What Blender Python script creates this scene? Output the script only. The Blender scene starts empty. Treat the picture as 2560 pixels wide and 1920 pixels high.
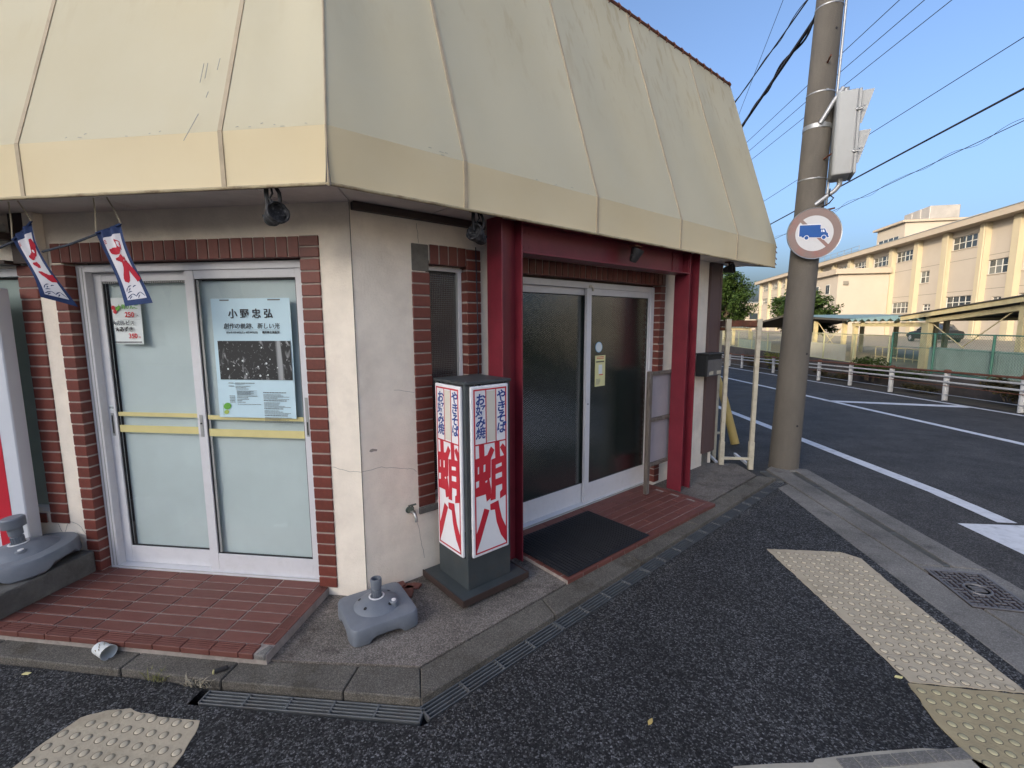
import bpy, bmesh, math, random
from mathutils import Vector, Matrix
random.seed(7)
R = math.radians
sc = bpy.context.scene
COL = sc.collection

# ------------------------------------------------------------------ camera
cd = bpy.data.cameras.new('camera'); cam = bpy.data.objects.new('camera', cd); COL.objects.link(cam)
cd.sensor_width = 36; cd.lens = 36 * 1155 / 2560; cd.clip_start = 0.05; cd.clip_end = 2000
cam.matrix_world = (Matrix.Translation((0, 0, 1.69)) @ Matrix.Rotation(R(7.4), 4, 'Z')
                    @ Matrix.Rotation(R(90 - 7.33), 4, 'X') @ Matrix.Rotation(R(-0.26), 4, 'Z'))
sc.camera = cam

# ------------------------------------------------------------------ sky, sun, exposure
SUN_EL = 16.5
SUN_TO = Vector((-0.62, -0.785, 0)).normalized()          # horizontal direction towards the sun
w = bpy.data.worlds.new('World'); sc.world = w; w.use_nodes = True
nt = w.node_tree; bg = nt.nodes['Background']
sky = nt.nodes.new('ShaderNodeTexSky'); sky.sky_type = 'NISHITA'; sky.sun_disc = False
sky.sun_elevation = R(SUN_EL); sky.sun_rotation = math.atan2(SUN_TO.x, SUN_TO.y)
sky.altitude = 50; sky.air_density = 0.8; sky.dust_density = 7.5; sky.ozone_density = 3.2
nt.links.new(sky.outputs[0], bg.inputs[0]); bg.inputs[1].default_value = 0.15
sl = bpy.data.lights.new('sun', 'SUN'); so = bpy.data.objects.new('sun', sl); COL.objects.link(so)
sl.energy = 2.0; sl.angle = R(0.53); sl.color = (1.0, 0.80, 0.55)
sdir = Vector((SUN_TO.x * math.cos(R(SUN_EL)), SUN_TO.y * math.cos(R(SUN_EL)), math.sin(R(SUN_EL))))
so.rotation_euler = (-sdir).to_track_quat('-Z', 'Y').to_euler(); so.location = (-20, -25, 15)
vs = sc.view_settings
vs.view_transform = 'Standard'; vs.look = 'None'; vs.gamma = 1; vs.exposure = 1.36; vs.use_curve_mapping = False

# ------------------------------------------------------------------ mesh helpers
class MB:
    def __init__(s): s.v = []; s.f = []
    def add(s, vs_, fs):
        o = len(s.v); s.v += [tuple(p) for p in vs_]; s.f += [tuple(i + o for i in f) for f in fs]; return s
    def box(s, x0, x1, y0, y1, z0, z1, m=None):
        vs_ = [Vector((x, y, z)) for z in (z0, z1) for y in (y0, y1) for x in (x0, x1)]
        if m is not None: vs_ = [m @ p for p in vs_]
        return s.add(vs_, [(0, 2, 3, 1), (4, 5, 7, 6), (0, 1, 5, 4), (2, 6, 7, 3), (0, 4, 6, 2), (1, 3, 7, 5)])
    def prism(s, poly, z0, z1, m=None):
        n = len(poly); vs_ = [Vector((p[0], p[1], z0)) for p in poly] + [Vector((p[0], p[1], z1)) for p in poly]
        if m is not None: vs_ = [m @ p for p in vs_]
        return s.add(vs_, [tuple(range(n))[::-1], tuple(range(n, 2 * n))] + [(i, (i + 1) % n, n + (i + 1) % n, n + i) for i in range(n)])
    def tube(s, path, r, n=8, cap=True):
        path = [Vector(p) for p in path]; k = len(path); rs = r if isinstance(r, (list, tuple)) else [r] * k
        vs_ = []; prev = None
        for i, p in enumerate(path):
            d = (path[min(i + 1, k - 1)] - path[max(i - 1, 0)]).normalized()
            if prev is None: u = d.orthogonal().normalized()
            else:
                u = prev - d * prev.dot(d); u = u.normalized() if u.length > 1e-6 else d.orthogonal().normalized()
            prev = u; v2 = d.cross(u)
            vs_ += [p + (u * math.cos(2 * math.pi * j / n) + v2 * math.sin(2 * math.pi * j / n)) * rs[i] for j in range(n)]
        fs = [(i * n + j, i * n + (j + 1) % n, (i + 1) * n + (j + 1) % n, (i + 1) * n + j) for i in range(k - 1) for j in range(n)]
        if cap: fs += [tuple(range(n))[::-1], tuple(range((k - 1) * n, k * n))]
        return s.add(vs_, fs)
    def lathe(s, prof, n=24, c=(0, 0, 0), sup=None):
        """prof: list of (r, z) or (r, z, squareness)"""
        vs_ = []
        for p in prof:
            e = p[2] if len(p) > 2 else 2.0
            for j in range(n):
                a = 2 * math.pi * j / n; ca, sa = math.cos(a), math.sin(a)
                q = (abs(ca) ** e + abs(sa) ** e) ** (-1 / e)
                vs_.append((c[0] + p[0] * q * ca, c[1] + p[0] * q * sa, c[2] + p[1]))
        k = len(prof)
        fs = [(i * n + j, i * n + (j + 1) % n, (i + 1) * n + (j + 1) % n, (i + 1) * n + j) for i in range(k - 1) for j in range(n)]
        if prof[0][0] > 1e-5: fs.append(tuple(range(n))[::-1])
        if prof[-1][0] > 1e-5: fs.append(tuple(range((k - 1) * n, k * n)))
        return s.add(vs_, fs)
    def mesh(s, name, mat, bev=0, smooth=False, seg=1):
        me = bpy.data.meshes.new(name); me.from_pydata(s.v, [], s.f)
        if bev:
            bm = bmesh.new(); bm.from_mesh(me)
            bmesh.ops.recalc_face_normals(bm, faces=bm.faces)
            es = [e for e in bm.edges if len(e.link_faces) == 2 and e.calc_face_angle(0) > 0.5]
            bmesh.ops.bevel(bm, geom=es, offset=bev, segments=seg, affect='EDGES', profile=0.6)
            bm.to_mesh(me); bm.free()
        if mat: me.materials.append(mat)
        if smooth:
            for p in me.polygons: p.use_smooth = True
            try: me.set_sharp_from_angle(angle=R(40))
            except Exception: pass
        me.update(); return me
    def build(s, name, mat, parent=None, loc=None, rot=None, bev=0, smooth=False, seg=1):
        return put(name, s.mesh(name, mat, bev, smooth, seg), parent, loc, rot)

def put(name, me, parent=None, loc=None, rot=None):
    o = bpy.data.objects.new(name, me); COL.objects.link(o)
    if parent is not None: o.parent = parent
    if loc is not None: o.location = loc
    if rot is not None: o.rotation_euler = rot
    return o
def tag(o, label=None, cat=None, group=None, kind=None):
    if label: o['label'] = label
    if cat: o['category'] = cat
    if group: o['group'] = group
    if kind: o['kind'] = kind
    return o
def thing(name, label, cat, loc=(0, 0, 0), rz=0, group=None):
    o = bpy.data.objects.new(name, None); COL.objects.link(o); o.empty_display_size = 0.1
    o.location = loc; o.rotation_euler = (0, 0, rz)
    return tag(o, label, cat, group)
def copy_tree(o, parent=None):
    c = o.copy(); COL.objects.link(c)
    if parent is not None: c.parent = parent
    for ch in list(o.children):
        copy_tree(ch, c)
    return c
def BX(name, mat, parent, x0, x1, y0, y1, z0, z1, bev=0, **k):
    return MB().box(x0, x1, y0, y1, z0, z1).build(name, mat, parent, bev=bev, **k)

# ------------------------------------------------------------------ material helpers
def mat(name, col, rough=0.7, var=0.0, vscale=8.0, bump=0.0, bscale=60.0, metal=0.0, rnd=0.0, spec=0.5, stain=None, stretch=None, sstr=0.5, sscale=3.0, coat=0.0):
    """procedural surface: base colour, soft mottling, optional stains, fine relief, per-object variation"""
    m = bpy.data.materials.new(name); m.use_nodes = True; t = m.node_tree; N = t.nodes; L = t.links
    b = N['Principled BSDF']; b.inputs['Roughness'].default_value = rough; b.inputs['Metallic'].default_value = metal
    b.inputs['Specular IOR Level'].default_value = spec
    if coat: b.inputs['Coat Weight'].default_value = coat; b.inputs['Coat Roughness'].default_value = 0.08
    tc = N.new('ShaderNodeTexCoord'); src = tc.outputs['Object']
    if stretch:
        mp = N.new('ShaderNodeMapping'); mp.inputs['Scale'].default_value = stretch; L.new(src, mp.inputs[0]); src2 = mp.outputs[0]
    else: src2 = src
    rgb = N.new('ShaderNodeRGB'); rgb.outputs[0].default_value = (*col, 1); cur = rgb.outputs[0]
    if rnd:
        oi = N.new('ShaderNodeObjectInfo'); hsv = N.new('ShaderNodeHueSaturation')
        mr = N.new('ShaderNodeMapRange'); mr.inputs[3].default_value = 1 - rnd; mr.inputs[4].default_value = 1 + rnd
        L.new(oi.outputs['Random'], mr.inputs[0]); L.new(mr.outputs[0], hsv.inputs['Value']); L.new(cur, hsv.inputs['Color']); cur = hsv.outputs[0]
    if var:
        n = N.new('ShaderNodeTexNoise'); n.inputs['Scale'].default_value = vscale; n.inputs['Detail'].default_value = 7; n.inputs['Roughness'].default_value = 0.62
        L.new(src2, n.inputs['Vector'])
        mr = N.new('ShaderNodeMapRange'); mr.inputs[1].default_value = 0.3; mr.inputs[2].default_value = 0.7
        mr.inputs[3].default_value = 1 - var; mr.inputs[4].default_value = 1 + var
        L.new(n.outputs[0], mr.inputs[0]); hsv = N.new('ShaderNodeHueSaturation'); L.new(mr.outputs[0], hsv.inputs['Value']); L.new(cur, hsv.inputs['Color']); cur = hsv.outputs[0]
    if stain:
        n = N.new('ShaderNodeTexNoise'); n.inputs['Scale'].default_value = sscale; n.inputs['Detail'].default_value = 9; n.inputs['Roughness'].default_value = 0.7
        L.new(src2, n.inputs['Vector'])
        cr = N.new('ShaderNodeValToRGB'); cr.color_ramp.elements[0].position = 0.5; cr.color_ramp.elements[1].position = 0.72
        L.new(n.outputs[0], cr.inputs[0]); mu = N.new('ShaderNodeMath'); mu.operation = 'MULTIPLY'; mu.inputs[1].default_value = sstr; L.new(cr.outputs[0], mu.inputs[0])
        mx = N.new('ShaderNodeMix'); mx.data_type = 'RGBA'; L.new(mu.outputs[0], mx.inputs[0]); L.new(cur, mx.inputs[6]); mx.inputs[7].default_value = (*stain, 1); cur = mx.outputs[2]
    L.new(cur, b.inputs['Base Color'])
    if bump:
        n = N.new('ShaderNodeTexNoise'); n.inputs['Scale'].default_value = bscale; n.inputs['Detail'].default_value = 5; L.new(src, n.inputs['Vector'])
        bp = N.new('ShaderNodeBump'); bp.inputs['Strength'].default_value = bump; bp.inputs['Distance'].default_value = 0.01
        L.new(n.outputs[0], bp.inputs['Height']); L.new(bp.outputs[0], b.inputs['Normal'])
    return m

def aggregate(name, c_dark, c_light, scale, rough=0.8, bump=0.6, patch=None, bias=0.5, dist=0.006):
    """stones set in a binder: one voronoi cell per stone, each its own shade"""
    m = bpy.data.materials.new(name); m.use_nodes = True; t = m.node_tree; N = t.nodes; L = t.links
    b = N['Principled BSDF']; b.inputs['Roughness'].default_value = rough; b.inputs['Specular IOR Level'].default_value = 0.35
    tc = N.new('ShaderNodeTexCoord'); src = tc.outputs['Object']
    wn = N.new('ShaderNodeTexNoise'); wn.inputs['Scale'].default_value = scale * 0.6; L.new(src, wn.inputs['Vector'])
    av = N.new('ShaderNodeMix'); av.data_type = 'RGBA'; av.blend_type = 'LINEAR_LIGHT'; av.inputs[0].default_value = 0.35 / scale; L.new(src, av.inputs[6]); L.new(wn.outputs[1], av.inputs[7])
    v = N.new('ShaderNodeTexVoronoi'); v.inputs['Scale'].default_value = scale; L.new(av.outputs[2], v.inputs['Vector'])
    sep = N.new('ShaderNodeSeparateColor'); L.new(v.outputs['Color'], sep.inputs[0])
    pw = N.new('ShaderNodeMath'); pw.operation = 'POWER'; pw.inputs[1].default_value = 1 / bias; L.new(sep.outputs[0], pw.inputs[0])
    de = N.new('ShaderNodeTexVoronoi'); de.feature = 'DISTANCE_TO_EDGE'; de.inputs['Scale'].default_value = scale; L.new(av.outputs[2], de.inputs['Vector'])
    mr = N.new('ShaderNodeMapRange'); mr.inputs[1].default_value = 0.0; mr.inputs[2].default_value = 0.16; L.new(de.outputs['Distance'], mr.inputs[0])
    mu = N.new('ShaderNodeMath'); mu.operation = 'MULTIPLY'; L.new(pw.outputs[0], mu.inputs[0]); L.new(mr.outputs[0], mu.inputs[1])
    mx = N.new('ShaderNodeMix'); mx.data_type = 'RGBA'; mx.inputs[6].default_value = (*c_dark, 1); mx.inputs[7].default_value = (*c_light, 1); L.new(mu.outputs[0], mx.inputs[0])
    big = N.new('ShaderNodeTexNoise'); big.inputs['Scale'].default_value = 1.7; big.inputs['Detail'].default_value = 8; big.inputs['Roughness'].default_value = 0.65; L.new(src, big.inputs['Vector'])
    m2 = N.new('ShaderNodeMapRange'); m2.inputs[1].default_value = 0.3; m2.inputs[2].default_value = 0.7; m2.inputs[3].default_value = 0.62; m2.inputs[4].default_value = 1.32; L.new(big.outputs[0], m2.inputs[0])
    hs = N.new('ShaderNodeHueSaturation'); L.new(mx.outputs[2], hs.inputs['Color']); L.new(m2.outputs[0], hs.inputs['Value']); cur = hs.outputs[0]
    if patch:
        n = N.new('ShaderNodeTexNoise'); n.inputs['Scale'].default_value = 4.5; n.inputs['Detail'].default_value = 8; n.inputs['Roughness'].default_value = 0.7; L.new(src, n.inputs['Vector'])
        cr = N.new('ShaderNodeValToRGB'); cr.color_ramp.elements[0].position = 0.52; cr.color_ramp.elements[1].position = 0.68; L.new(n.outputs[0], cr.inputs[0])
        m3 = N.new('ShaderNodeMix'); m3.data_type = 'RGBA'; m3.blend_type = 'MULTIPLY'; L.new(cr.outputs[0], m3.inputs[0]); L.new(cur, m3.inputs[6]); m3.inputs[7].default_value = (*patch, 1); cur = m3.outputs[2]
    L.new(cur, b.inputs['Base Color'])
    bp = N.new('ShaderNodeBump'); bp.inputs['Strength'].default_value = bump; bp.inputs['Distance'].default_value = dist
    L.new(mu.outputs[0] if bump < 0.5 else mr.outputs[0], bp.inputs['Height']); L.new(bp.outputs[0], b.inputs['Normal'])
    return m

def pane_glass(name, tint=(1, 1, 1)):
    m = bpy.data.materials.new(name); m.use_nodes = True; t = m.node_tree; N = t.nodes; L = t.links
    for n in list(N):
        if n.type != 'OUTPUT_MATERIAL': N.remove(n)
    tr = N.new('ShaderNodeBsdfTransparent'); tr.inputs[0].default_value = (*tint, 1)
    gl = N.new('ShaderNodeBsdfGlossy'); gl.inputs['Roughness'].default_value = 0.03
    lwt = N.new('ShaderNodeLayerWeight'); lwt.inputs[0].default_value = 0.5
    pw = N.new('ShaderNodeMath'); pw.operation = 'POWER'; pw.inputs[1].default_value = 4.0; L.new(lwt.outputs['Facing'], pw.inputs[0])
    fr = N.new('ShaderNodeMath'); fr.operation = 'MULTIPLY_ADD'; fr.inputs[1].default_value = 0.9; fr.inputs[2].default_value = 0.04; L.new(pw.outputs[0], fr.inputs[0])
    mx = N.new('ShaderNodeMixShader'); L.new(fr.outputs[0], mx.inputs[0]); L.new(tr.outputs[0], mx.inputs[1]); L.new(gl.outputs[0], mx.inputs[2])
    L.new(mx.outputs[0], N['Material Output'].inputs[0]); return m

def figured_glass(name, col, scale, strength, kind='hex', rough=0.06):
    """dark obscured glass with a moulded pattern"""
    m = bpy.data.materials.new(name); m.use_nodes = True; t = m.node_tree; N = t.nodes; L = t.links
    b = N['Principled BSDF']; b.inputs['Base Color'].default_value = (*col, 1); b.inputs['Roughness'].default_value = rough; b.inputs['Specular IOR Level'].default_value = 1.0; b.inputs['IOR'].default_value = 1.62; b.inputs['Coat Weight'].default_value = 1.0; b.inputs['Coat Roughness'].default_value = 0.05
    tc = N.new('ShaderNodeTexCoord'); mp = N.new('ShaderNodeMapping'); L.new(tc.outputs['Object'], mp.inputs[0])
    if kind == 'hex':
        mp.inputs['Scale'].default_value = (1, 0.0, 0.75); mp.inputs['Rotation'].default_value = (0, R(20), 0)
        v = N.new('ShaderNodeTexVoronoi'); v.feature = 'SMOOTH_F1'; v.inputs['Scale'].default_value = scale; v.inputs['Randomness'].default_value = 0.25; v.inputs['Smoothness'].default_value = 0.5
        L.new(mp.outputs[0], v.inputs['Vector']); hh = v.outputs['Distance']
        nz = N.new('ShaderNodeTexNoise'); nz.inputs['Scale'].default_value = 5; L.new(tc.outputs['Object'], nz.inputs['Vector'])
        ad = N.new('ShaderNodeMath'); ad.operation = 'MULTIPLY_ADD'; ad.inputs[1].default_value = 2.0; L.new(nz.outputs[0], ad.inputs[0]); L.new(hh, ad.inputs[2]); hh = ad.outputs[0]
    else:
        sp = N.new('ShaderNodeSeparateXYZ'); L.new(tc.outputs['Object'], sp.inputs[0]); outs = []
        for k in (0, 2):
            a = N.new('ShaderNodeMath'); a.operation = 'MULTIPLY'; a.inputs[1].default_value = scale * 6.2832; L.new(sp.outputs[k], a.inputs[0])
            s_ = N.new('ShaderNodeMath'); s_.operation = 'SINE'; L.new(a.outputs[0], s_.inputs[0]); outs.append(s_)
        mu = N.new('ShaderNodeMath'); mu.operation = 'MAXIMUM'; L.new(outs[0].outputs[0], mu.inputs[0]); L.new(outs[1].outputs[0], mu.inputs[1]); hh = mu.outputs[0]
    bp = N.new('ShaderNodeBump'); bp.inputs['Strength'].default_value = strength; bp.inputs['Distance'].default_value = 0.004
    L.new(hh, bp.inputs['Height']); L.new(bp.outputs[0], b.inputs['Normal']); L.new(bp.outputs[0], b.inputs['Coat Normal']); return m

M = {}
M['stucco'] = mat('cream_stucco', (0.84, 0.76, 0.65), 0.9, 0.09, 5, 0.35, 90, stain=(0.50, 0.42, 0.35), sstr=0.45, sscale=1.6)
M['brick'] = mat('red_brick_tile', (0.150, 0.036, 0.025), 0.5, 0.14, 30, 0.12, 120, rnd=0.15)
M['mortar'] = mat('mortar', (0.36, 0.31, 0.275), 0.95, 0.12, 25, 0.3, 150)
M['greypatch'] = mat('bare_mortar', (0.16, 0.15, 0.13), 0.95, 0.2, 20, 0.6, 80)
M['fabric'] = None
M['seam'] = mat('awning_seam', (0.44, 0.36, 0.25), 0.8, 0.12, 12, 0.1, 200)
M['rust'] = mat('rusty_pipe', (0.13, 0.045, 0.025), 0.85, 0.3, 20, 0.4, 60, stain=(0.05, 0.055, 0.02), sstr=0.6, sscale=14)
M['edgerail'] = mat('stained_edge', (0.42, 0.35, 0.22), 0.85, 0.2, 10, 0.3, 60, stain=(0.10, 0.05, 0.02), sstr=0.95, sscale=7)
M['soffit'] = mat('soffit_board', (0.66, 0.60, 0.55), 0.9, 0.1, 4, 0.05, 100, stain=(0.45, 0.38, 0.33), sstr=0.5, sscale=2.5)
M['darkbrown'] = mat('dark_brown_steel', (0.045, 0.028, 0.024), 0.55, 0.2, 6, 0.1, 60)
M['brownpanel'] = mat('brown_sheet', (0.115, 0.072, 0.070), 0.6, 0.2, 3, 0.1, 40, stain=(0.06, 0.035, 0.03), sstr=0.5, stretch=(1, 1, 0.4))
M['redsteel'] = mat('dark_red_paint', (0.175, 0.020, 0.033), 0.42, 0.16, 5, 0.05, 60, stain=(0.12, 0.018, 0.026), sstr=0.6, sscale=4)
M['alu'] = mat('white_aluminium', (0.66, 0.665, 0.69), 0.42, 0.07, 9, 0.02, 80, stain=(0.30, 0.29, 0.27), sstr=0.28, sscale=9)
M['alugrey'] = mat('grey_aluminium', (0.33, 0.34, 0.33), 0.45, 0.1, 9)
M['rubber'] = mat('black_gasket', (0.012, 0.012, 0.013), 0.6)
M['film'] = mat('pale_blind', (0.52, 0.62, 0.62), 0.75, 0.06, 3, stain=(0.46, 0.53, 0.52), sstr=0.3, sscale=1.6)
M['glass'] = pane_glass('clear_pane')
M['hexglass'] = figured_glass('hammered_glass', (0.012, 0.020, 0.017), 80, 0.30)
M['gridglass'] = figured_glass('cross_reeded_glass', (0.02, 0.021, 0.022), 75, 0.6, 'grid')
M['yellow'] = mat('yellow_tape', (0.64, 0.57, 0.26), 0.6, 0.05, 10)
M['paper'] = mat('white_paper', (0.70, 0.76, 0.76), 0.8, 0.04, 6)
M['posterpaper'] = mat('pale_blue_paper', (0.52, 0.70, 0.78), 0.75, 0.04, 5)
M['ink'] = mat('dark_ink', (0.03, 0.03, 0.035), 0.7)
M['greyink'] = mat('grey_ink', (0.16, 0.18, 0.19), 0.8)
M['redink'] = mat('red_ink', (0.55, 0.03, 0.04), 0.6)
M['greenink'] = mat('green_ink', (0.13, 0.38, 0.05), 0.6)
M['greenink2'] = mat('light_green_ink', (0.35, 0.48, 0.10), 0.6)
M['blueink'] = mat('blue_ink', (0.02, 0.05, 0.30), 0.6)
M['signwhite'] = mat('sign_acrylic_white', (0.80, 0.81, 0.84), 0.35, 0.05, 5, stain=(0.42, 0.42, 0.42), sstr=0.35, sscale=5)
M['signcream'] = mat('sign_acrylic_cream', (0.66, 0.63, 0.55), 0.4, 0.04, 6)
M['signred'] = mat('sign_red', (0.52, 0.022, 0.040), 0.4, 0.08, 6)
M['signblue'] = mat('sign_blue', (0.018, 0.055, 0.26), 0.5)
M['signframe'] = mat('sign_frame_grey', (0.045, 0.055, 0.060), 0.5, 0.15, 8, 0.06, 70, stain=(0.10, 0.07, 0.05), sstr=0.3, sscale=6)
M['greyplastic'] = mat('grey_plastic', (0.155, 0.175, 0.205), 0.55, 0.10, 6, 0.04, 120, stain=(0.24, 0.25, 0.26), sstr=0.35, sscale=6)
M['blockconc'] = mat('rough_concrete', (0.13, 0.125, 0.115), 0.95, 0.25, 14, 0.7, 70, stain=(0.055, 0.052, 0.045), sstr=0.7, sscale=5)
M['tile'] = mat('terracotta_tile', (0.150, 0.050, 0.038), 0.6, 0.14, 14, 0.12, 90, rnd=0.13, stain=(0.10, 0.055, 0.045), sstr=0.4, sscale=7)
M['grout'] = mat('grout', (0.33, 0.29, 0.26), 0.95, 0.2, 20, 0.3, 150, stain=(0.08, 0.06, 0.05), sstr=0.6, sscale=6)
M['blackrubber'] = mat('black_rubber', (0.010, 0.011, 0.015), 0.6, 0.3, 14, 0.1, 90)
M['white'] = mat('white_paint', (0.75, 0.75, 0.76), 0.6, 0.05, 8)
M['chrome'] = mat('worn_chrome', (0.35, 0.36, 0.35), 0.3, 0.2, 30, metal=0.9)
M['brass'] = mat('dull_brass', (0.10, 0.12, 0.10), 0.5, 0.3, 40, metal=0.4)
M['blackmetal'] = mat('black_metal', (0.018, 0.018, 0.020), 0.6, 0.3, 20, 0.2, 70)
M['dustyblack'] = mat('dusty_cobwebbed_black', (0.02, 0.02, 0.022), 0.9, 0.3, 30, 0.9, 40, stain=(0.22, 0.22, 0.23), sstr=0.85, sscale=38)
M['rope'] = mat('pale_cord', (0.42, 0.37, 0.27), 0.9, 0.1, 60)
M['darkrope'] = mat('dark_cord', (0.04, 0.05, 0.07), 0.9)
M['navy'] = mat('navy_cloth', (0.020, 0.042, 0.125), 0.9, 0.2, 20, 0.2, 220)
M['bannerwhite'] = mat('white_cloth', (0.66, 0.66, 0.70), 0.9, 0.05, 12, 0.15, 220)
M['bannerred'] = mat('crimson_print', (0.42, 0.010, 0.030), 0.85, 0.1, 20)
M['weathered'] = mat('weathered_wood', (0.12, 0.10, 0.085), 0.9, 0.35, 14, 0.4, 60, stretch=(6, 6, 1), stain=(0.30, 0.28, 0.26), sstr=0.6, sscale=3)
M['boardface'] = mat('lilac_grey_board', (0.30, 0.28, 0.31), 0.8, 0.08, 3)
M['mailbox'] = mat('mailbox_steel', (0.028, 0.030, 0.032), 0.4, 0.2, 10, metal=0.3)
M['mailface'] = mat('mailbox_face', (0.17, 0.17, 0.18), 0.4, 0.12, 9, metal=0.5)
M['creamsteel'] = mat('cream_painted_steel', (0.50, 0.46, 0.36), 0.6, 0.1, 10, 0.1, 70, stain=(0.12, 0.08, 0.05), sstr=0.4, sscale=12)
M['guyyellow'] = mat('yellow_guy_cover', (0.55, 0.40, 0.13), 0.6, 0.1, 6, stain=(0.22, 0.16, 0.08), sstr=0.4)
M['poleconc'] = mat('pole_concrete', (0.130, 0.116, 0.098), 0.9, 0.16, 5, 0.4, 90, stretch=(1, 1, 0.35), stain=(0.09, 0.08, 0.07), sstr=0.6, sscale=3)
M['galv'] = mat('galvanised_steel', (0.36, 0.37, 0.38), 0.45, 0.12, 14, metal=0.6)
M['signalgrey'] = mat('signal_housing_grey', (0.37, 0.38, 0.38), 0.5, 0.06, 4, stain=(0.28, 0.27, 0.26), sstr=0.4)
M['cable'] = mat('black_cable', (0.010, 0.010, 0.014), 0.7)
M['fadedred'] = mat('faded_red_sheet', (0.26, 0.19, 0.17), 0.55, 0.08, 5, stain=(0.36, 0.11, 0.09), sstr=0.8, sscale=2.2)
M['roadwhite'] = mat('road_paint', (0.62, 0.63, 0.66), 0.8, 0.08, 12, 0.2, 120, stain=(0.20, 0.20, 0.21), sstr=0.5, sscale=9)
M['asphalt'] = aggregate('open_graded_asphalt', (0.010, 0.010, 0.011), (0.22, 0.22, 0.225), 125, 0.75, 0.8, bias=0.42)
M['road'] = aggregate('road_asphalt', (0.034, 0.032, 0.031), (0.135, 0.127, 0.122), 120, 0.85, 0.3, patch=(0.72, 0.7, 0.7), bias=0.6)
M['washed'] = aggregate('exposed_aggregate', (0.10, 0.088, 0.076), (0.34, 0.30, 0.265), 190, 0.85, 0.3, patch=(0.42, 0.40, 0.38), bias=0.8)
M['kerb'] = aggregate('kerb_concrete', (0.085, 0.078, 0.065), (0.24, 0.215, 0.185), 230, 0.9, 0.3, patch=(0.55, 0.52, 0.46), bias=0.8)
M['gutter'] = aggregate('gutter_concrete', (0.15, 0.142, 0.130), (0.27, 0.255, 0.235), 160, 0.9, 0.25, patch=(0.68, 0.68, 0.70), bias=0.7)
M['galvgrate'] = mat('grate_steel', (0.105, 0.112, 0.116), 0.55, 0.2, 14, 0.15, 80, metal=0.0, stain=(0.07, 0.05, 0.035), sstr=0.45, sscale=6)
M['trench'] = mat('drain_dark', (0.012, 0.012, 0.012), 0.9)
M['tactile'] = mat('worn_tactile_sheet', (0.45, 0.38, 0.275), 0.8, 0.12, 9, 0.25, 60, stain=(0.24, 0.20, 0.13), sstr=0.8, sscale=4)
M['tactileyellow'] = mat('yellow_tactile_sheet', (0.35, 0.285, 0.165), 0.8, 0.14, 9, 0.25, 60, stain=(0.20, 0.165, 0.10), sstr=0.55, sscale=6)
M['dome'] = mat('tactile_dome', (0.48, 0.415, 0.305), 0.7, 0.14, 30, rnd=0.10)
M['domeyellow'] = mat('yellow_tactile_dome', (0.40, 0.36, 0.22), 0.7, 0.14, 30, rnd=0.10)
M['castiron'] = mat('cast_iron', (0.15, 0.145, 0.15), 0.55, 0.2, 12, 0.2, 60, metal=0.3)
M['castdark'] = mat('cast_iron_recess', (0.022, 0.012, 0.014), 0.9, 0.3, 20)
M['ground'] = mat('bare_ground', (0.10, 0.092, 0.08), 0.95, 0.25, 1.2, 0.3, 8)
M['weed'] = mat('dry_weed', (0.17, 0.17, 0.06), 0.9, 0.3, 30)

def awning_fabric(name, base, streaks):
    m = bpy.data.materials.new(name); m.use_nodes = True; t = m.node_tree; N = t.nodes; L = t.links
    b = N['Principled BSDF']; b.inputs['Roughness'].default_value = 0.78; b.inputs['Specular IOR Level'].default_value = 0.3
    tc = N.new('ShaderNodeTexCoord')
    def noise(scale, st, det=6, rg=0.6):
        mp = N.new('ShaderNodeMapping'); mp.inputs['Scale'].default_value = st; L.new(tc.outputs['Object'], mp.inputs[0])
        n = N.new('ShaderNodeTexNoise'); n.inputs['Scale'].default_value = scale; n.inputs['Detail'].default_value = det; n.inputs['Roughness'].default_value = rg; L.new(mp.outputs[0], n.inputs['Vector']); return n
    def mixc(fac, a, c):
        mx = N.new('ShaderNodeMix'); mx.data_type = 'RGBA'; L.new(fac, mx.inputs[0])
        L.new(a, mx.inputs[6]); mx.inputs[7].default_value = (*c, 1); return mx.outputs[2]
    def ramp(o, p0, p1, k):
        mr = N.new('ShaderNodeMapRange'); mr.inputs[1].default_value = p0; mr.inputs[2].default_value = p1; mr.inputs[4].default_value = k; L.new(o, mr.inputs[0]); return mr.outputs[0]
    rgb = N.new('ShaderNodeRGB'); rgb.outputs[0].default_value = (*base, 1); cur = rgb.outputs[0]
    cur = mixc(ramp(noise(1.3, (1, 1, 1)).outputs[0], 0.4, 0.75, 0.55), cur, (base[0] * 0.93, base[1] * 0.88, base[2] * 0.78))
    if streaks:
        n = noise(13.0, (1, 1, 0.03), 3); sp = N.new('ShaderNodeSeparateXYZ'); L.new(tc.outputs['Object'], sp.inputs[0])
        hgt = ramp(sp.outputs[2], 0.7, 1.9, 1.0); mu = N.new('ShaderNodeMath'); mu.operation = 'MULTIPLY'
        L.new(ramp(n.outputs[0], 0.54, 0.66, 0.42), mu.inputs[0]); L.new(hgt, mu.inputs[1]); cur = mixc(mu.outputs[0], cur, (0.38, 0.29, 0.16))
    sp2 = noise(60, (1, 1, 0.5), 3, 0.7); cur = mixc(ramp(sp2.outputs[0], 0.74, 0.82, 0.22), cur, (0.30, 0.29, 0.25))
    L.new(cur, b.inputs['Base Color'])
    wv = noise(420, (1, 1, 1), 2); bp = N.new('ShaderNodeBump'); bp.inputs['Strength'].default_value = 0.06; bp.inputs['Distance'].default_value = 0.003
    L.new(wv.outputs[0], bp.inputs['Height']); L.new(bp.outputs[0], b.inputs['Normal']); return m
M['fabric'] = awning_fabric('awning_canvas', (0.55, 0.505, 0.365), True)
M['valance'] = awning_fabric('awning_valance_canvas', (0.70, 0.60, 0.395), False)

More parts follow.
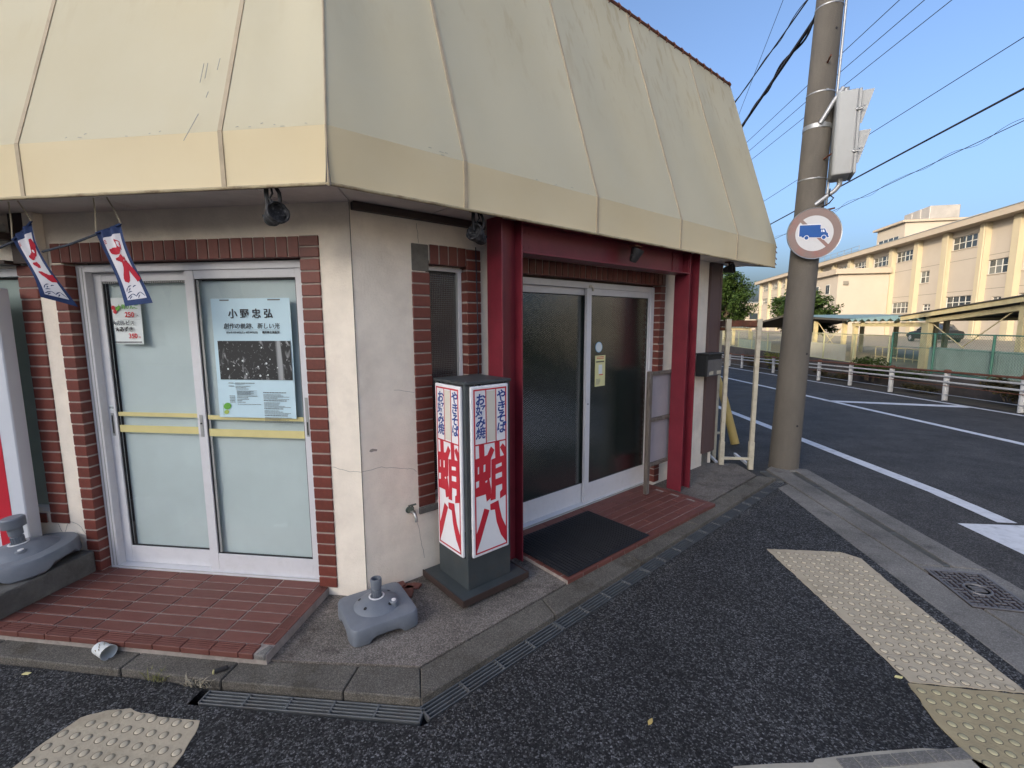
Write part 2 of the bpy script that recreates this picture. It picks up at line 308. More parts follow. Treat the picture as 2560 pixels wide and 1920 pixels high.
def text(body, size, m, parent, name='lettering', loc=(0, 0, 0), rot=(0, 0, 0), bold=0.0, shear=0.0, sx=1.0, align='CENTER', th=0.0006):
    """flat print turned into a mesh"""
    c = bpy.data.curves.new('t', 'FONT'); c.body = body; c.size = size; c.offset = bold; c.shear = shear; c.extrude = th
    c.align_x = align; c.align_y = 'CENTER'; c.resolution_u = 3
    o = bpy.data.objects.new('t', c); COL.objects.link(o)
    me = bpy.data.meshes.new_from_object(o.evaluated_get(bpy.context.evaluated_depsgraph_get()))
    bpy.data.objects.remove(o); bpy.data.curves.remove(c)
    if sx != 1.0:
        for v in me.vertices: v.co.x *= sx
    me.materials.clear(); me.materials.append(m); me.name = name
    return put(name, me, parent, loc, rot)

# ------------------------------------------------------------------ place frames
A = 47.5                                    # angle of the entrance wall to the side wall
FX, FY = -1.22, 2.50                        # the corner where both walls meet
Dv = Vector((math.cos(R(A)), math.sin(R(A)), 0)); Nv = Vector((math.sin(R(A)), -math.cos(R(A)), 0))
def RWp(s, off, z): return Vector((FX, FY, 0)) + Dv * s + Nv * off + Vector((0, 0, z))
SLOPE = -0.035
def zr(y): return 0.0 if y <= 5 else (SLOPE * (min(y, 30) - 5))
# ================================================================== SHOP BUILDING
shop = thing('shop_building', 'cream stucco corner shop with red brick trim and sliding doors', 'building', (FX, FY, 0))
def wall_grid(xs, zs, holes, thick, mb=None, sub=None):
    """front face at y=0 with rectangular openings and their reveals"""
    mb = mb or MB()
    def hole(i, j):
        cx, cz = (xs[i] + xs[i + 1]) / 2, (zs[j] + zs[j + 1]) / 2
        return any(h[0] < cx < h[1] and h[2] < cz < h[3] for h in holes)
    for i in range(len(xs) - 1):
        for j in range(len(zs) - 1):
            x0, x1, z0, z1 = xs[i], xs[i + 1], zs[j], zs[j + 1]
            if hole(i, j): continue
            mb.add([(x0, 0, z0), (x1, 0, z0), (x1, 0, z1), (x0, 0, z1)], [(0, 1, 2, 3)])
            mb.add([(x0, thick, z0), (x1, thick, z0), (x1, thick, z1), (x0, thick, z1)], [(3, 2, 1, 0)])
    for h in holes:
        a, b, c, e = h
        mb.add([(a, 0, c), (a, thick, c), (a, thick, e), (a, 0, e)], [(0, 1, 2, 3)])
        mb.add([(b, 0, c), (b, thick, c), (b, thick, e), (b, 0, e)], [(3, 2, 1, 0)])
        mb.add([(a, 0, e), (a, thick, e), (b, thick, e), (b, 0, e)], [(0, 1, 2, 3)])
        mb.add([(a, 0, c), (a, thick, c), (b, thick, c), (b, 0, c)], [(3, 2, 1, 0)])
    x0, x1, z0, z1 = xs[0], xs[-1], zs[0], zs[-1]
    mb.add([(x0, 0, z0), (x0, thick, z0), (x0, thick, z1), (x0, 0, z1)], [(3, 2, 1, 0)])
    mb.add([(x1, 0, z0), (x1, thick, z0), (x1, thick, z1), (x1, 0, z1)], [(0, 1, 2, 3)])
    return mb
lw = wall_grid([-6, -2.17, -1.865, -0.275, 0], [0, 0.085, 0.47, 2.05, 2.10, 2.6], [(-6, -2.17, 0.47, 2.05), (-1.865, -0.275, 0.085, 2.10)], 0.16).build('side_wall', M['stucco'], shop)
rwl = wall_grid([0, 0.462, 0.815, 1.12, 3.09, 4.05], [0, 0.06, 0.53, 2.09, 2.13, 2.6], [(0.462, 0.815, 0.53, 2.09), (1.12, 3.09, 0.06, 2.13)], 0.16).build('entrance_wall', M['stucco'], shop, rot=(0, 0, R(A)))
bm_ = {}
def brick_obj(parent, x, y, z, w_, d_, h_, m='brick', name='brick'):
    """one tile, its mesh shared by all of that size; origin in its middle"""
    key = (round(w_, 4), round(d_, 4), round(h_, 4), m)
    if key not in bm_:
        bm_[key] = MB().box(-w_ / 2, w_ / 2, -d_ / 2, d_ / 2, -h_ / 2, h_ / 2).mesh(name, M[m], bev=0.0022)
    o = put(name, bm_[key], parent, (x + random.uniform(-.0008, .0008), y + random.uniform(-.0012, .0012), z + random.uniform(-.0006, .0006)), (random.uniform(-.004, .004), random.uniform(-.003, .003), random.uniform(-.006, .006)))
    return o
def brick_col(parent, x0, x1, z0, z1, depth=0.02, y_face=-0.010, pitch=0.07):
    n = round((z1 - z0) / pitch); p = (z1 - z0) / n
    BX('mortar_bed', M['mortar'], parent, x0 + 0.001, x1 - 0.0015, y_face + 0.006, y_face + depth - 0.003, z0, z1)
    for k in range(n):
        brick_obj(parent, (x0 + x1) / 2, y_face + depth / 2, z0 + p * (k + 0.5), x1 - x0, depth, p - 0.010)
def soldier(parent, x0, x1, z0, z1, depth=0.02, y_face=-0.010, pitch=0.07):
    n = round((x1 - x0) / pitch); p = (x1 - x0) / n
    BX('mortar_bed', M['mortar'], parent, x0, x1, y_face + 0.006, y_face + depth - 0.003, z0 + 0.001, z1 - 0.001)
    for k in range(n):
        brick_obj(parent, x0 + p * (k + 0.5), y_face + depth / 2, (z0 + z1) / 2, p - 0.009, depth, z1 - z0)
# side wall: brick margins round the white door and the window further left
brick_col(lw, -0.304, -0.190, 0.09, 2.065, depth=0.09)
brick_col(lw, -1.922, -1.835, 0.09, 2.065, depth=0.094)
soldier(lw, -1.922, -0.304, 2.074, 2.186, depth=0.09)
brick_col(lw, -0.303, -0.190, 2.066, 2.190, depth=0.024, pitch=0.062)
brick_col(lw, -2.170, -2.037, 0.405, 2.065, depth=0.024)
soldier(lw, -5.9, -2.200, 0.405, 0.470, depth=0.06, pitch=0.12)
# entrance wall: narrow window margins
brick_col(rwl, 0.366, 0.486, 0.515, 2.015, depth=0.085)
brick_col(rwl, 0.768, 0.880, 0.515, 2.185, depth=0.090)
soldier(rwl, 0.490, 0.766, 2.068, 2.186, depth=0.085)
BX('bare_patch', M['greypatch'], rwl, 0.368, 0.484, -0.006, 0.01, 2.02, 2.182, bev=0.004)
BX('bare_sill', M['greypatch'], rwl, 0.366, 0.768, -0.012, 0.05, 0.470, 0.512, bev=0.004)
soldier(rwl, 1.04, 3.15, 2.062, 2.172, depth=0.09)
brick_col(rwl, 3.06, 3.147, 0.065, 2.06, depth=0.09)
brick_col(rwl, 1.04, 1.148, 0.065, 2.06, depth=0.09)
# hairline cracks
def crack(parent, pts, r=0.0011):
    q = []
    for a, b in zip(pts[:-1], pts[1:]):
        for t in (0, .25, .5, .75): q.append((a[0] + (b[0] - a[0]) * t + random.uniform(-.004, .004), -0.0004, a[1] + (b[1] - a[1]) * t + random.uniform(-.004, .004)))
    q.append((pts[-1][0], -0.0004, pts[-1][1]))
    MB().tube(q, r, 4).build('crack', M['greypatch'], parent)
crack(lw, [(-0.185, 0.86), (-0.10, 0.835), (0, 0.83)]); crack(rwl, [(0, 0.83), (0.12, 0.835), (0.25, 0.80), (0.33, 0.78), (0.36, 0.76)])
crack(rwl, [(0.31, 0.52), (0.355, 0.40), (0.375, 0.28), (0.395, 0.16)]); crack(rwl, [(0.42, 2.19), (0.41, 2.30)]); crack(rwl, [(0.22, 1.30), (0.36, 1.27)])
crack(lw, [(-2.035, 0.42), (-1.97, 0.40), (-1.925, 0.33)]); crack(lw, [(-2.13, 0.40), (-2.10, 0.32), (-2.06, 0.40)])
MB().tube([(-0.001, -0.0015, 0.05), (0.001, -0.0015, 1.2), (0, -0.0015, 2.36)], 0.0022, 5).build('corner_crack', M['greypatch'], lw)
MB().prism([(-.024, -.004), (-.012, -.010), (.006, -.007), (.022, -.010), (.026, .001), (.012, .005), (-.004, .010), (-.018, .007)], 0, .002).build('chip', mat('bare_render', (0.34, 0.30, 0.26), .95, .2, 30), rwl, (0.075, 0.0005, 0.95), (R(90), 0, 0))

# ---- white sliding door in the side wall
def leaf(parent, x0, x1, y, z0, z1, stl, str_, rail_b, rail_t, glassmat, back=None, gap=0.0, name='door_leaf'):
    """one sliding leaf: stiles and rails, gasket, pane and what hangs behind it"""
    d_ = 0.030
    lf = MB().box(x0, x0 + stl, y, y + d_, z0, z1).box(x1 - str_, x1, y, y + d_, z0, z1) \
        .box(x0 + stl, x1 - str_, y + 0.001, y + d_ - 0.001, z0, z0 + rail_b).box(x0 + stl, x1 - str_, y + 0.001, y + d_ - 0.001, z1 - rail_t, z1).build(name, M['alu'], parent, bev=0.0015)
    gx0, gx1, gz0, gz1 = x0 + stl, x1 - str_, z0 + rail_b, z1 - rail_t
    g_ = MB()
    for b_ in ((gx0, gx0 + .007, gz0, gz1), (gx1 - .007, gx1, gz0, gz1), (gx0 + .007, gx1 - .007, gz0, gz0 + .007), (gx0 + .007, gx1 - .007, gz1 - .007, gz1)):
        g_.box(b_[0], b_[1], y + 0.008, y + 0.018, b_[2], b_[3])
    g_.build('gasket', M['rubber'], lf)
    BX('pane', glassmat, lf, gx0 + 0.004, gx1 - 0.004, y + 0.012, y + 0.016, gz0 + 0.004, gz1 - 0.004)
    if back: BX('blind', back, lf, gx0 - 0.02 + gap * 0.6, gx1 + 0.02 - gap, y + 0.040, y + 0.043, gz0 - 0.02, gz1 - 0.012)
    return lf, (gx0, gx1, gz0, gz1)
df = MB()
df.box(-1.833, -1.772, 0.055, 0.155, 0.085, 2.066).box(-0.338, -0.306, 0.070, 0.155, 0.085, 2.066).box(-1.772, -0.338, 0.055, 0.155, 2.022, 2.066).box(-1.772, -0.338, 0.050, 0.155, 0.082, 0.104)
sd = df.build('sliding_door', M['alu'], lw, bev=0.002)
MB().box(-1.815, -1.809, 0.0535, 0.0552, 0.10, 2.05).box(-1.790, -1.786, 0.0535, 0.0552, 0.10, 2.05).build('jamb_groove', M['alugrey'], lw)
MB().box(-1.772, -0.338, 0.048, 0.0535, 0.101, 0.1035).build('track', M['alugrey'], lw)
l1, r1 = leaf(lw, -1.775, -1.045, 0.103, 0.106, 2.020, 0.058, 0.045, 0.115, 0.052, M['glass'], M['film'], gap=0.045)
l2, r2 = leaf(lw, -1.100, -0.330, 0.064, 0.104, 2.021, 0.060, 0.055, 0.120, 0.050, M['glass'], M['film'], gap=0.0)
BX('dark_gap', M['rubber'], l1, -1.10, -1.05, 0.150, 0.152, 0.22, 1.97)
MB().box(-1.040, -1.018, 0.0755, 0.079, 0.226, 1.97).build('inner_stile', M['alugrey'], l2, bev=0.001)
for lf, rr, y in ((l1, r1, 0.103), (l2, r2, 0.064)):
    for z0, z1 in ((1.110, 1.137), (1.003, 1.050)):
        BX('yellow_stripe', M['yellow'], lf, rr[0] + .001, rr[1] - .001, y + 0.009, y + 0.0115, z0, z1)
h_ = BX('finger_pull', M['alugrey'], l1, -1.757, -1.735, 0.1005, 0.1035, 0.98, 1.13, bev=0.001); BX('pull_recess', M['rubber'], h_, -1.751, -1.741, 0.0995, 0.1006, 0.995, 1.115)
text('締切', 0.016, M['greyink'], l1, 'sticker_print', (-1.746, 0.1020, 1.165), (R(90), 0, 0)); BX('small_sticker', M['paper'], l1, -1.757, -1.735, 0.1022, 0.1029, 1.148, 1.182)
lk = BX('lock_plate', M['alugrey'], l2, -1.083, -1.061, 0.061, 0.0642, 1.00, 1.14, bev=0.001); MB().lathe([(0, 0), (0.006, 0), (0.006, 0.003), (0, 0.003)], 10).build('keyhole', M['rubber'], lk, (-1.072, 0.0605, 1.085), (R(90), 0, 0))
h_ = BX('finger_pull', M['alugrey'], l2, -0.372, -0.352, 0.0615, 0.0643, 1.02, 1.26, bev=0.001); BX('pull_recess', M['rubber'], h_, -0.366, -0.358, 0.0605, 0.0616, 1.03, 1.11)
# ventilation slots under the head of the left leaf
vs_ = MB()
for k in range(40): vs_.box(-1.70 + k * 0.0155, -1.70 + k * 0.0155 + 0.009, 0.101, 0.1035, 1.955, 1.966)
vs_.build('vent_slots', M['alugrey'], l1)

# ---- window at the far left of the side wall
wf = MB().box(-5.9, -2.172, 0.02, 0.10, 2.00, 2.05).box(-2.20, -2.172, 0.02, 0.10, 0.47, 2.00).box(-5.9, -2.20, 0.02, 0.10, 0.47, 0.50).build('window', M['alu'], lw, bev=0.002)
BX('frosted_pane', mat('frosted_pane', (0.26, 0.33, 0.31), 0.35, 0.15, 2.0), wf, -5.9, -2.198, 0.06, 0.066, 0.50, 2.0)
BX('window_head_strip', M['rubber'], wf, -5.9, -2.198, 0.055, 0.06, 1.985, 2.0)  # dark strip across the head of the pane
BX('corner_post', M['stucco'], lw, -2.02, -1.945, -0.06, -0.002, 2.045, 2.36, bev=0.004)
BX('dark_post', M['darkbrown'], lw, -2.13, -2.021, -0.05, -0.002, 2.07, 2.36)
BX('hood_shelf', M['darkbrown'], lw, -3.6, -2.14, -0.09, -0.002, 2.062, 2.085, bev=0.003)
# ---- narrow window with cross-reeded glass in the entrance wall
nf = MB().box(0.488, 0.790, 0.055, 0.09, 2.036, 2.060).box(0.740, 0.766, 0.055, 0.09, 0.55, 2.036).box(0.488, 0.740, 0.055, 0.09, 0.55, 0.575).build('narrow_window', M['alu'], rwl, bev=0.0015)
BX('reeded_pane', M['gridglass'], nf, 0.488, 0.738, 0.070, 0.076, 0.575, 2.036)
BX('inner_bead', M['alugrey'], nf, 0.728, 0.739, 0.062, 0.07, 0.575, 2.036)
BX('top_bead', M['rubber'], nf, 0.488, 0.739, 0.066, 0.07, 2.022, 2.036)
# ---- entrance door with hammered glass
ef = MB().box(1.152, 1.20, 0.065, 0.155, 0.06, 2.045).box(3.005, 3.058, 0.055, 0.155, 0.06, 2.045).box(1.20, 3.005, 0.060, 0.155, 1.995, 2.045).box(1.20, 3.005, 0.045, 0.155, 0.055, 0.080).build('entrance_door', M['alu'], rwl, bev=0.002)
MB().box(1.20, 3.005, 0.040, 0.046, 0.068, 0.078).build('track', M['alugrey'], rwl)
BX('door_head_board', M['darkbrown'], rwl, 1.125, 3.085, 0.09, 0.155, 2.046, 2.125)
e1, q1 = leaf(rwl, 1.18, 2.135, 0.100, 0.081, 1.994, 0.055, 0.045, 0.175, 0.055, M['hexglass'])
e2, q2 = leaf(rwl, 2.060, 3.015, 0.062, 0.081, 1.994, 0.058, 0.045, 0.178, 0.055, M['hexglass'])
MB().lathe([(0, 0), (0.006, 0), (0.006, 0.003), (0, 0.003)], 10).build('keyhole', M['rubber'], e2, (2.088, 0.0615, 0.99), (R(90), 0, 0))
MB().tube([(2.075, 0.058, 2.005), (2.095, 0.050, 2.012), (2.115, 0.050, 2.000), (2.125, 0.055, 1.975)], 0.010, 8).build('door_stop', M['signcream'], e2, smooth=True)
for k in range(3): MB().lathe([(0, 0), (0.003, 0), (0.003, 0.002), (0, 0.002)], 8).build('screw', M['rubber'], e1, (2.128, 0.0985, 0.12 + k * 0.03), (R(90), 0, 0))
# dark rooms behind both walls
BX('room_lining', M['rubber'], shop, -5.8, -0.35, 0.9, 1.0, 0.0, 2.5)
# ---- end of the entrance wall: brown sheet pillar with its broken foot
BX('brown_pillar', M['brownpanel'], rwl, 4.02, 4.27, -0.030, 0.16, 0.19, 2.36, bev=0.004)
BX('pillar_fold', M['brownpanel'], rwl, 4.23, 4.275, -0.034, -0.028, 0.20, 2.36, bev=0.002)
BX('pillar_foot', M['blockconc'], rwl, 4.07, 4.20, 0.0, 0.14, 0.0, 0.19, bev=0.01)
BX('wall_return', M['stucco'], shop, 2.80, 2.88, 3.14, 6.0, 0.0, 2.4)
BX('back_mass', M['stucco'], shop, -5.9, 1.6, 3.9, 6.0, 0.0, 4.3)
# ---- soffit boards between walls and awning edge, with dark joints
sf = MB()
xs_ = [-6, -4.9, -3.99, -3.08, -2.17, -1.26, -0.35]
for a, b in zip(xs_[:-1], xs_[1:]): MB().prism([(a + .003, -0.44), (b - .003, -0.44), (b - .003, 0.02), (a + .003, 0.02)], 2.362, 2.372).build('soffit_board', M['soffit'], shop)
def rl(s, o): v = Dv * s + Nv * o; return (v.x, v.y)
MB().prism([(-0.344, -0.44), (0.118, -0.44), (0.0, 0.0), (-0.344, 0.02)], 2.362, 2.372).build('soffit_board', M['soffit'], shop)
MB().prism([(0.124, -0.44), rl(0.49, .39), rl(0.49, -.02), (0.006, 0.004)], 2.3622, 2.3722).build('soffit_board', M['soffit'], shop)
ss = [0.496, 1.4, 2.3, 3.2, 4.1, 4.72]
for a, b in zip(ss[:-1], ss[1:]): MB().prism([rl(a + .003, .39), rl(b - .003, .39), rl(b - .003, -.02), rl(a + .003, -.02)], 2.3625, 2.3725).build('soffit_board', M['soffit'], shop)
MB().prism([(-6, -0.42), (0.12, -0.42), (0, 0.1), (-6, 0.1)], 2.375, 2.40).prism([(0.12, -0.42), rl(4.7, .38), rl(4.7, -.1), (0, 0.1)], 2.375, 2.40).build('soffit_backing', M['rubber'], shop)
BX('curtain_rail', M['darkbrown'], rwl, 0.005, 0.90, -0.045, -0.002, 2.318, 2.360, bev=0.002)
MB().tube([(0.835, -0.018, 2.20), (0.842, -0.022, 1.6), (0.838, -0.018, 0.9), (0.840, -0.018, 0.52)], 0.0035, 6).build('wire', M['darkrope'], rwl)
# ---- roof behind the awning
MB().prism([(-6.0, 0.22), (-0.10, 0.22), rl(4.6, -.26), rl(3.6, -3.0), (-6, 6.0)], 4.32, 4.44).build('roof', M['rust'], shop)

# ================================================================== AWNING
awn = thing('awning', 'large cream canvas mansard awning wrapped round the shop corner', 'awning', (FX, FY, 2.30))
def canvas(name, P00, P10, P11, P01, nu, nv, m, sag=0.012, parent=awn):
    """stretched cloth between four corners, bellied and slightly uneven"""
    P00, P10, P11, P01 = map(Vector, (P00, P10, P11, P01)); nrm = (P10 - P00).cross(P01 - P00).normalized(); mb = MB(); vs_ = []
    ph = random.uniform(0, 6)
    for j in range(nv + 1):
        for i in range(nu + 1):
            u, v = i / nu, j / nv; p = P00 * (1 - u) * (1 - v) + P10 * u * (1 - v) + P11 * u * v + P01 * (1 - u) * v
            e = 16 * u * (1 - u) * v * (1 - v); p = p - nrm * sag * e + nrm * 0.0035 * math.sin(9 * u + ph + 3 * v) * min(1, e * 4); vs_.append(p)
    mb.add(vs_, [(j * (nu + 1) + i, j * (nu + 1) + i + 1, (j + 1) * (nu + 1) + i + 1, (j + 1) * (nu + 1) + i) for j in range(nv) for i in range(nu)])
    return mb.build(name, m, parent, smooth=True)
ZB, ZF, ZT = 0.022, 0.272, 2.19           # valance foot, fold, top (above 2.30)
CB = Vector((0.128, -0.45, 0)); CT = Vector((-0.151, 0.18, 0))
def up(v, z): return Vector((v[0], v[1], z))
lx = [-6.0, -4.87, -3.78, -2.69, -1.605]
lb = [Vector((x - FX if x > -6 else -4.9, -0.45, 0)) for x in lx] ; lb[0] = Vector((-4.75, -0.45, 0)); lb = [lb[0]] + [Vector((x - FX, -0.45, 0)) for x in lx[1:]] + [CB]
lt_ = [Vector((p.x, 0.18, 0)) for p in lb[:-1]] + [CT]
rs_ = [0.50, 1.62, 2.725, 3.79, 4.753]
rb = [CB] + [Dv * s + Nv * 0.398 for s in rs_]; rt = [CT] + [Dv * s - Nv * 0.233 for s in rs_]
for bl, tl in ((lb, lt_), (rb, rt)):
    for i in range(len(bl) - 1):
        canvas('valance_panel', up(bl[i], ZB), up(bl[i + 1], ZB), up(bl[i + 1], ZF), up(bl[i], ZF), 10, 4, M['valance'], 0.006)
        canvas('canvas_panel', up(bl[i], ZF), up(bl[i + 1], ZF), up(tl[i + 1], ZT), up(tl[i], ZT), 14, 18, M['fabric'], 0.018)
def strip(p0, p1, along, w_, name, m, lift=0.004, out=(0, 0, 0)):
    p0, p1, along = Vector(p0), Vector(p1), Vector(along).normalized(); nn = along.cross(p1 - p0).normalized() * lift
    mb = MB(); vs_ = [p0 - along * w_ + nn, p0 + along * w_ + nn, p1 + along * w_ + nn, p1 - along * w_ + nn, p0 - along * w_ - nn, p0 + along * w_ - nn, p1 + along * w_ - nn, p1 - along * w_ - nn]
    mb.add(vs_, [(0, 1, 2, 3), (7, 6, 5, 4), (0, 4, 5, 1), (1, 5, 6, 2), (2, 6, 7, 3), (3, 7, 4, 0)]); return mb.build(name, m, awn)
for p, t_ in list(zip(lb[1:-1], lt_[1:-1])): strip(up(p, ZB), up(p, ZF), (1, 0, 0), 0.011, 'seam', M['seam']); strip(up(p, ZF), up(t_, ZT), (1, 0, 0), 0.011, 'seam', M['seam'])
for p, t_ in list(zip(rb[1:-1], rt[1:-1])): strip(up(p, ZB), up(p, ZF), Dv, 0.011, 'seam', M['seam']); strip(up(p, ZF), up(t_, ZT), Dv, 0.010, 'seam', M['seam'])
MB().tube([up(CB, ZB - .01), up(CB, ZF), up(CT, ZT)], 0.006, 6).build('hip_cord', M['seam'], awn)
for k in (-1, 1): MB().tube([up(CB, ZB) + Vector((k * .012, -.004, -.01)), up(CB, 0.10) + Vector((k * .004, -.004, 0)), up(CB, ZF)], 0.003, 5).build('corner_fold', M['greypatch'], awn)
# scuffs along the fold and on the canvas
scm = mat('grey_scuff', (0.30, 0.31, 0.31), .9)
for k in range(34):
    left = k < 24; u_ = random.random(); z = ZF + abs(random.gauss(0, .012)) + .002; L_ = random.uniform(.006, .03)
    p = Vector((-2.2 + 2.25 * u_, -0.452 + (z - ZF) * .33 - .004, z)) if left else up(Dv * (0.05 + 1.6 * u_) + Nv * (.402 - (z - ZF) * .33), z); q = p + (Vector((L_, 0, random.uniform(-.002, .004))) if left else Dv * L_)
    MB().tube([p, q], .0011, 4).build('scuff', scm, awn)
for x, z, dx, dz in ((-0.52, .62, -.002, -.10), (-0.50, .62, 0, -.08), (-0.44, .64, -.004, -.06), (-0.47, .47, -.006, -.03), (-0.50, .36, -.05, -.13)):
    yf = lambda zz: -0.45 + (zz - ZF) * .63 / 1.918 - .012; MB().tube([(x, yf(z), z), (x + dx, yf(z + dz), z + dz)], .0013, 4).build('scuff', scm, awn)
# edge rails, rusty and mossy
MB().tube([up(lb[0], ZB), up(CB, ZB), up(rb[-1], ZB)], 0.008, 8).build('edge_rail', M['edgerail'], awn, smooth=True)
in_l = [up(p + Vector((0, 0.014, 0)), ZB + .004) for p in (lb[0], CB)]; in_r = [up(p - Nv * 0.014, ZB + .004) for p in (CB, rb[-1])]
MB().tube(in_l, 0.009, 6).tube(in_r, 0.009, 6).build('frame_pipe', M['rust'], awn)
ridge = MB().tube([up(lt_[0], ZT), up(CT, ZT), up(rt[-1], ZT)], 0.017, 8).build('top_rail', M['rust'], awn, smooth=True)
for k in range(30):
    s = 0.35 + k * 0.15; p = up(Dv * s - Nv * 0.222, ZT - 0.012)
    MB().tube([p + Vector((0, 0, 0.03)), p + Nv * 0.022, p - Vector((0, 0, 0.035)) + Nv * 0.014], 0.006, 5).build('lacing_hook', M['rust'], awn)
E_ = Dv * 4.753; mb = MB(); pts = [up(E_ + Nv * .398, ZB), up(E_ + Nv * .398, ZF), up(E_ - Nv * .233, ZT), up(E_ - Nv * .36, ZT), up(E_ - Nv * .36, 1.2), up(E_ - Nv * 0.02, 0.08)]
mb.add(pts + [p - Dv * 0.004 for p in pts], [(0, 1, 2, 3, 4, 5), (11, 10, 9, 8, 7, 6)]).build('end_panel', M['fabric'], awn)
for k, (o_, z) in enumerate(((.40, .07), (.402, .13), (.40, .20), (.395, .26))): MB().tube([up(E_ + Nv * o_ - Dv * .012, z), up(E_ + Nv * (o_ + .006) + Dv * .01, z - .02)], 0.005, 5).build('lacing_hook', M['rust'], awn)
# ================================================================== RED STEEL PORTAL
por = thing('steel_portal', 'dark red painted H beam portal standing before the entrance', 'steel frame', tuple(RWp(1.0, 0.22, 0.03)), R(A))
por.location = RWp(0, 0, 0)
def h_col(s0, s1, o0, o1, z0, z1):
    t_ = 0.010; mb = MB().box(s0, s0 + t_, -o1, -o0, z0, z1).box(s1 - t_, s1, -o1, -o0, z0, z1).box(s0 + t_, s1 - t_, -(o0 + o1) / 2 - .004, -(o0 + o1) / 2 + .004, z0, z1)
    c = mb.build('column', M['redsteel'], por, bev=0.0015); return c
c1 = h_col(0.828, 1.003, 0.150, 0.302, 0.045, 2.356); c2 = h_col(3.070, 3.250, 0.150, 0.302, 0.045, 2.356)
MB().box(1.004, 3.069, -0.302, -0.150, 2.148, 2.158).box(1.004, 3.069, -0.302, -0.150, 2.340, 2.350).box(1.004, 3.069, -0.230, -0.222, 2.158, 2.340).build('beam', M['redsteel'], por, bev=0.0015)
for s in (1.0035, 3.0595): BX('gusset_plate', M['redsteel'], por, s, s + 0.009, -0.290, -0.162, 2.160, 2.338)
for sx in (1.03, 2.90):
    for i in range(3):
        for j in range(2): MB().lathe([(0, 0), (0.011, 0), (0.011, 0.008), (0, 0.008)], 6).build('bolt', M['redsteel'], por, (sx + i * 0.045, -0.231, 2.20 + j * 0.09), (R(90), 0, 0))
for s_ in (1.014, 2.88): BX('splice_plate', M['redsteel'], por, s_, s_ + .175, -0.237, -0.231, 2.17, 2.33)

# ================================================================== TILED STEPS
st = thing('tiled_step', 'terracotta tiled step with ribbed nosing at the white sliding door', 'step', (-2.25, 2.2, 0.04))
def wt(x, y, z, base): return (x - base[0], y - base[1], z - base[2])
B0 = (-2.25, 2.2, 0.04)
BX('step_bed', M['grout'], st, *(-3.20 - B0[0], -1.470 - B0[0]), *(1.905 - B0[1], 2.60 - B0[1]), *(0.0 - B0[2], 0.0865 - B0[2]))
tm = {}
def tile(parent, cx, cy, z, w_, d_, m='tile', name='tile', h_=0.014, rot=0.0, rib=0):
    key = (round(w_, 3), round(d_, 3), m, rib)
    if key not in tm:
        mb = MB().box(-w_ / 2, w_ / 2, -d_ / 2, d_ / 2, -h_, 0)
        me = mb.mesh(name, M[m], bev=0.0018)
        if rib:
            bm = bmesh.new(); bm.from_mesh(me)
            m2 = MB()
            for k in range(4):
                a = -d_ / 2 + 0.018 + k * 0.014
                m2.box(-w_ / 2 + .002, w_ / 2 - .002, a, a + 0.006, -0.001, 0.0022)
            t2 = m2.mesh('r', None); bm.from_mesh(t2); bm.to_mesh(me); bm.free(); bpy.data.meshes.remove(t2)
        tm[key] = me
    return put(name, tm[key], parent, (cx, cy, z + random.uniform(-.0006, .0006)), (random.uniform(-.002, .002), random.uniform(-.002, .002), rot + random.uniform(-.003, .003)))
xg = [-3.23, -2.988, -2.757, -2.522, -2.282, -2.040, -1.795, -1.545]
rows = [2.545, 2.464, 2.384, 2.300, 2.218, 2.136, 2.052, 1.970]
for i in range(7):
    for j in range(7):
        tile(st, (xg[i] + xg[i + 1]) / 2 - B0[0], (rows[j] + rows[j + 1]) / 2 - B0[1], 0.0912 - B0[2], xg[i + 1] - xg[i] - 0.010, rows[j] - rows[j + 1] - 0.010)
nx = [-3.17, -3.009, -2.884, -2.722, -2.567, -2.405, -2.248, -2.090, -1.934, -1.772, -1.616, -1.535]
for a, b in zip(nx[:-1], nx[1:]): tile(st, (a + b) / 2 - B0[0], 1.930 - B0[1], 0.0918 - B0[2], b - a - 0.004, 0.066, name='nosing_tile', h_=0.03, rib=1)
for k in range(5):
    a = 1.975 + k * 0.115; o = tile(st, -1.505 - B0[0], a + 0.0575 - B0[1], 0.0918 - B0[2], 0.111, 0.066, name='nosing_tile', h_=0.03, rot=R(90), rib=1)
MB().prism([(-1.530, 1.897), (-1.472, 1.897), (-1.472, 1.968), (-1.500, 1.975)], 0.06, 0.0905).build('broken_corner', M['gutter'], st, tuple(-Vector(B0)), bev=0.006)
st2 = thing('entrance_step', 'low terracotta tiled platform at the hammered glass entrance door', 'step', tuple(RWp(0, 0, 0)), R(A))
BX('step_bed', M['grout'], st2, 1.036, 2.992, -0.692, 0.05, 0.0, 0.0605)
u = 0
for j in range(8):
    for i in range(-1, 9):
        x0 = max(1.038, 1.04 + i * 0.232 + (0.116 if j % 2 else 0)); x1 = min(1.04 + i * 0.232 + (0.116 if j % 2 else 0) + 0.226, 2.92)
        if x1 - x0 < 0.03: continue
        tile(st2, (x0 + x1) / 2, 0.035 - 0.0825 * (j + 0.5), 0.0645, x1 - x0, 0.077, h_=0.012)
for i in range(13): tile(st2, 1.036 + (i + .5) * 0.1505, -0.6615, 0.0648, 0.147, 0.064, name='nosing_tile', h_=0.03)
for j in range(5): tile(st2, 2.960, 0.035 - 0.1325 * (j + .5), 0.0648, 0.129, 0.064, name='nosing_tile', h_=0.03, rot=R(90))
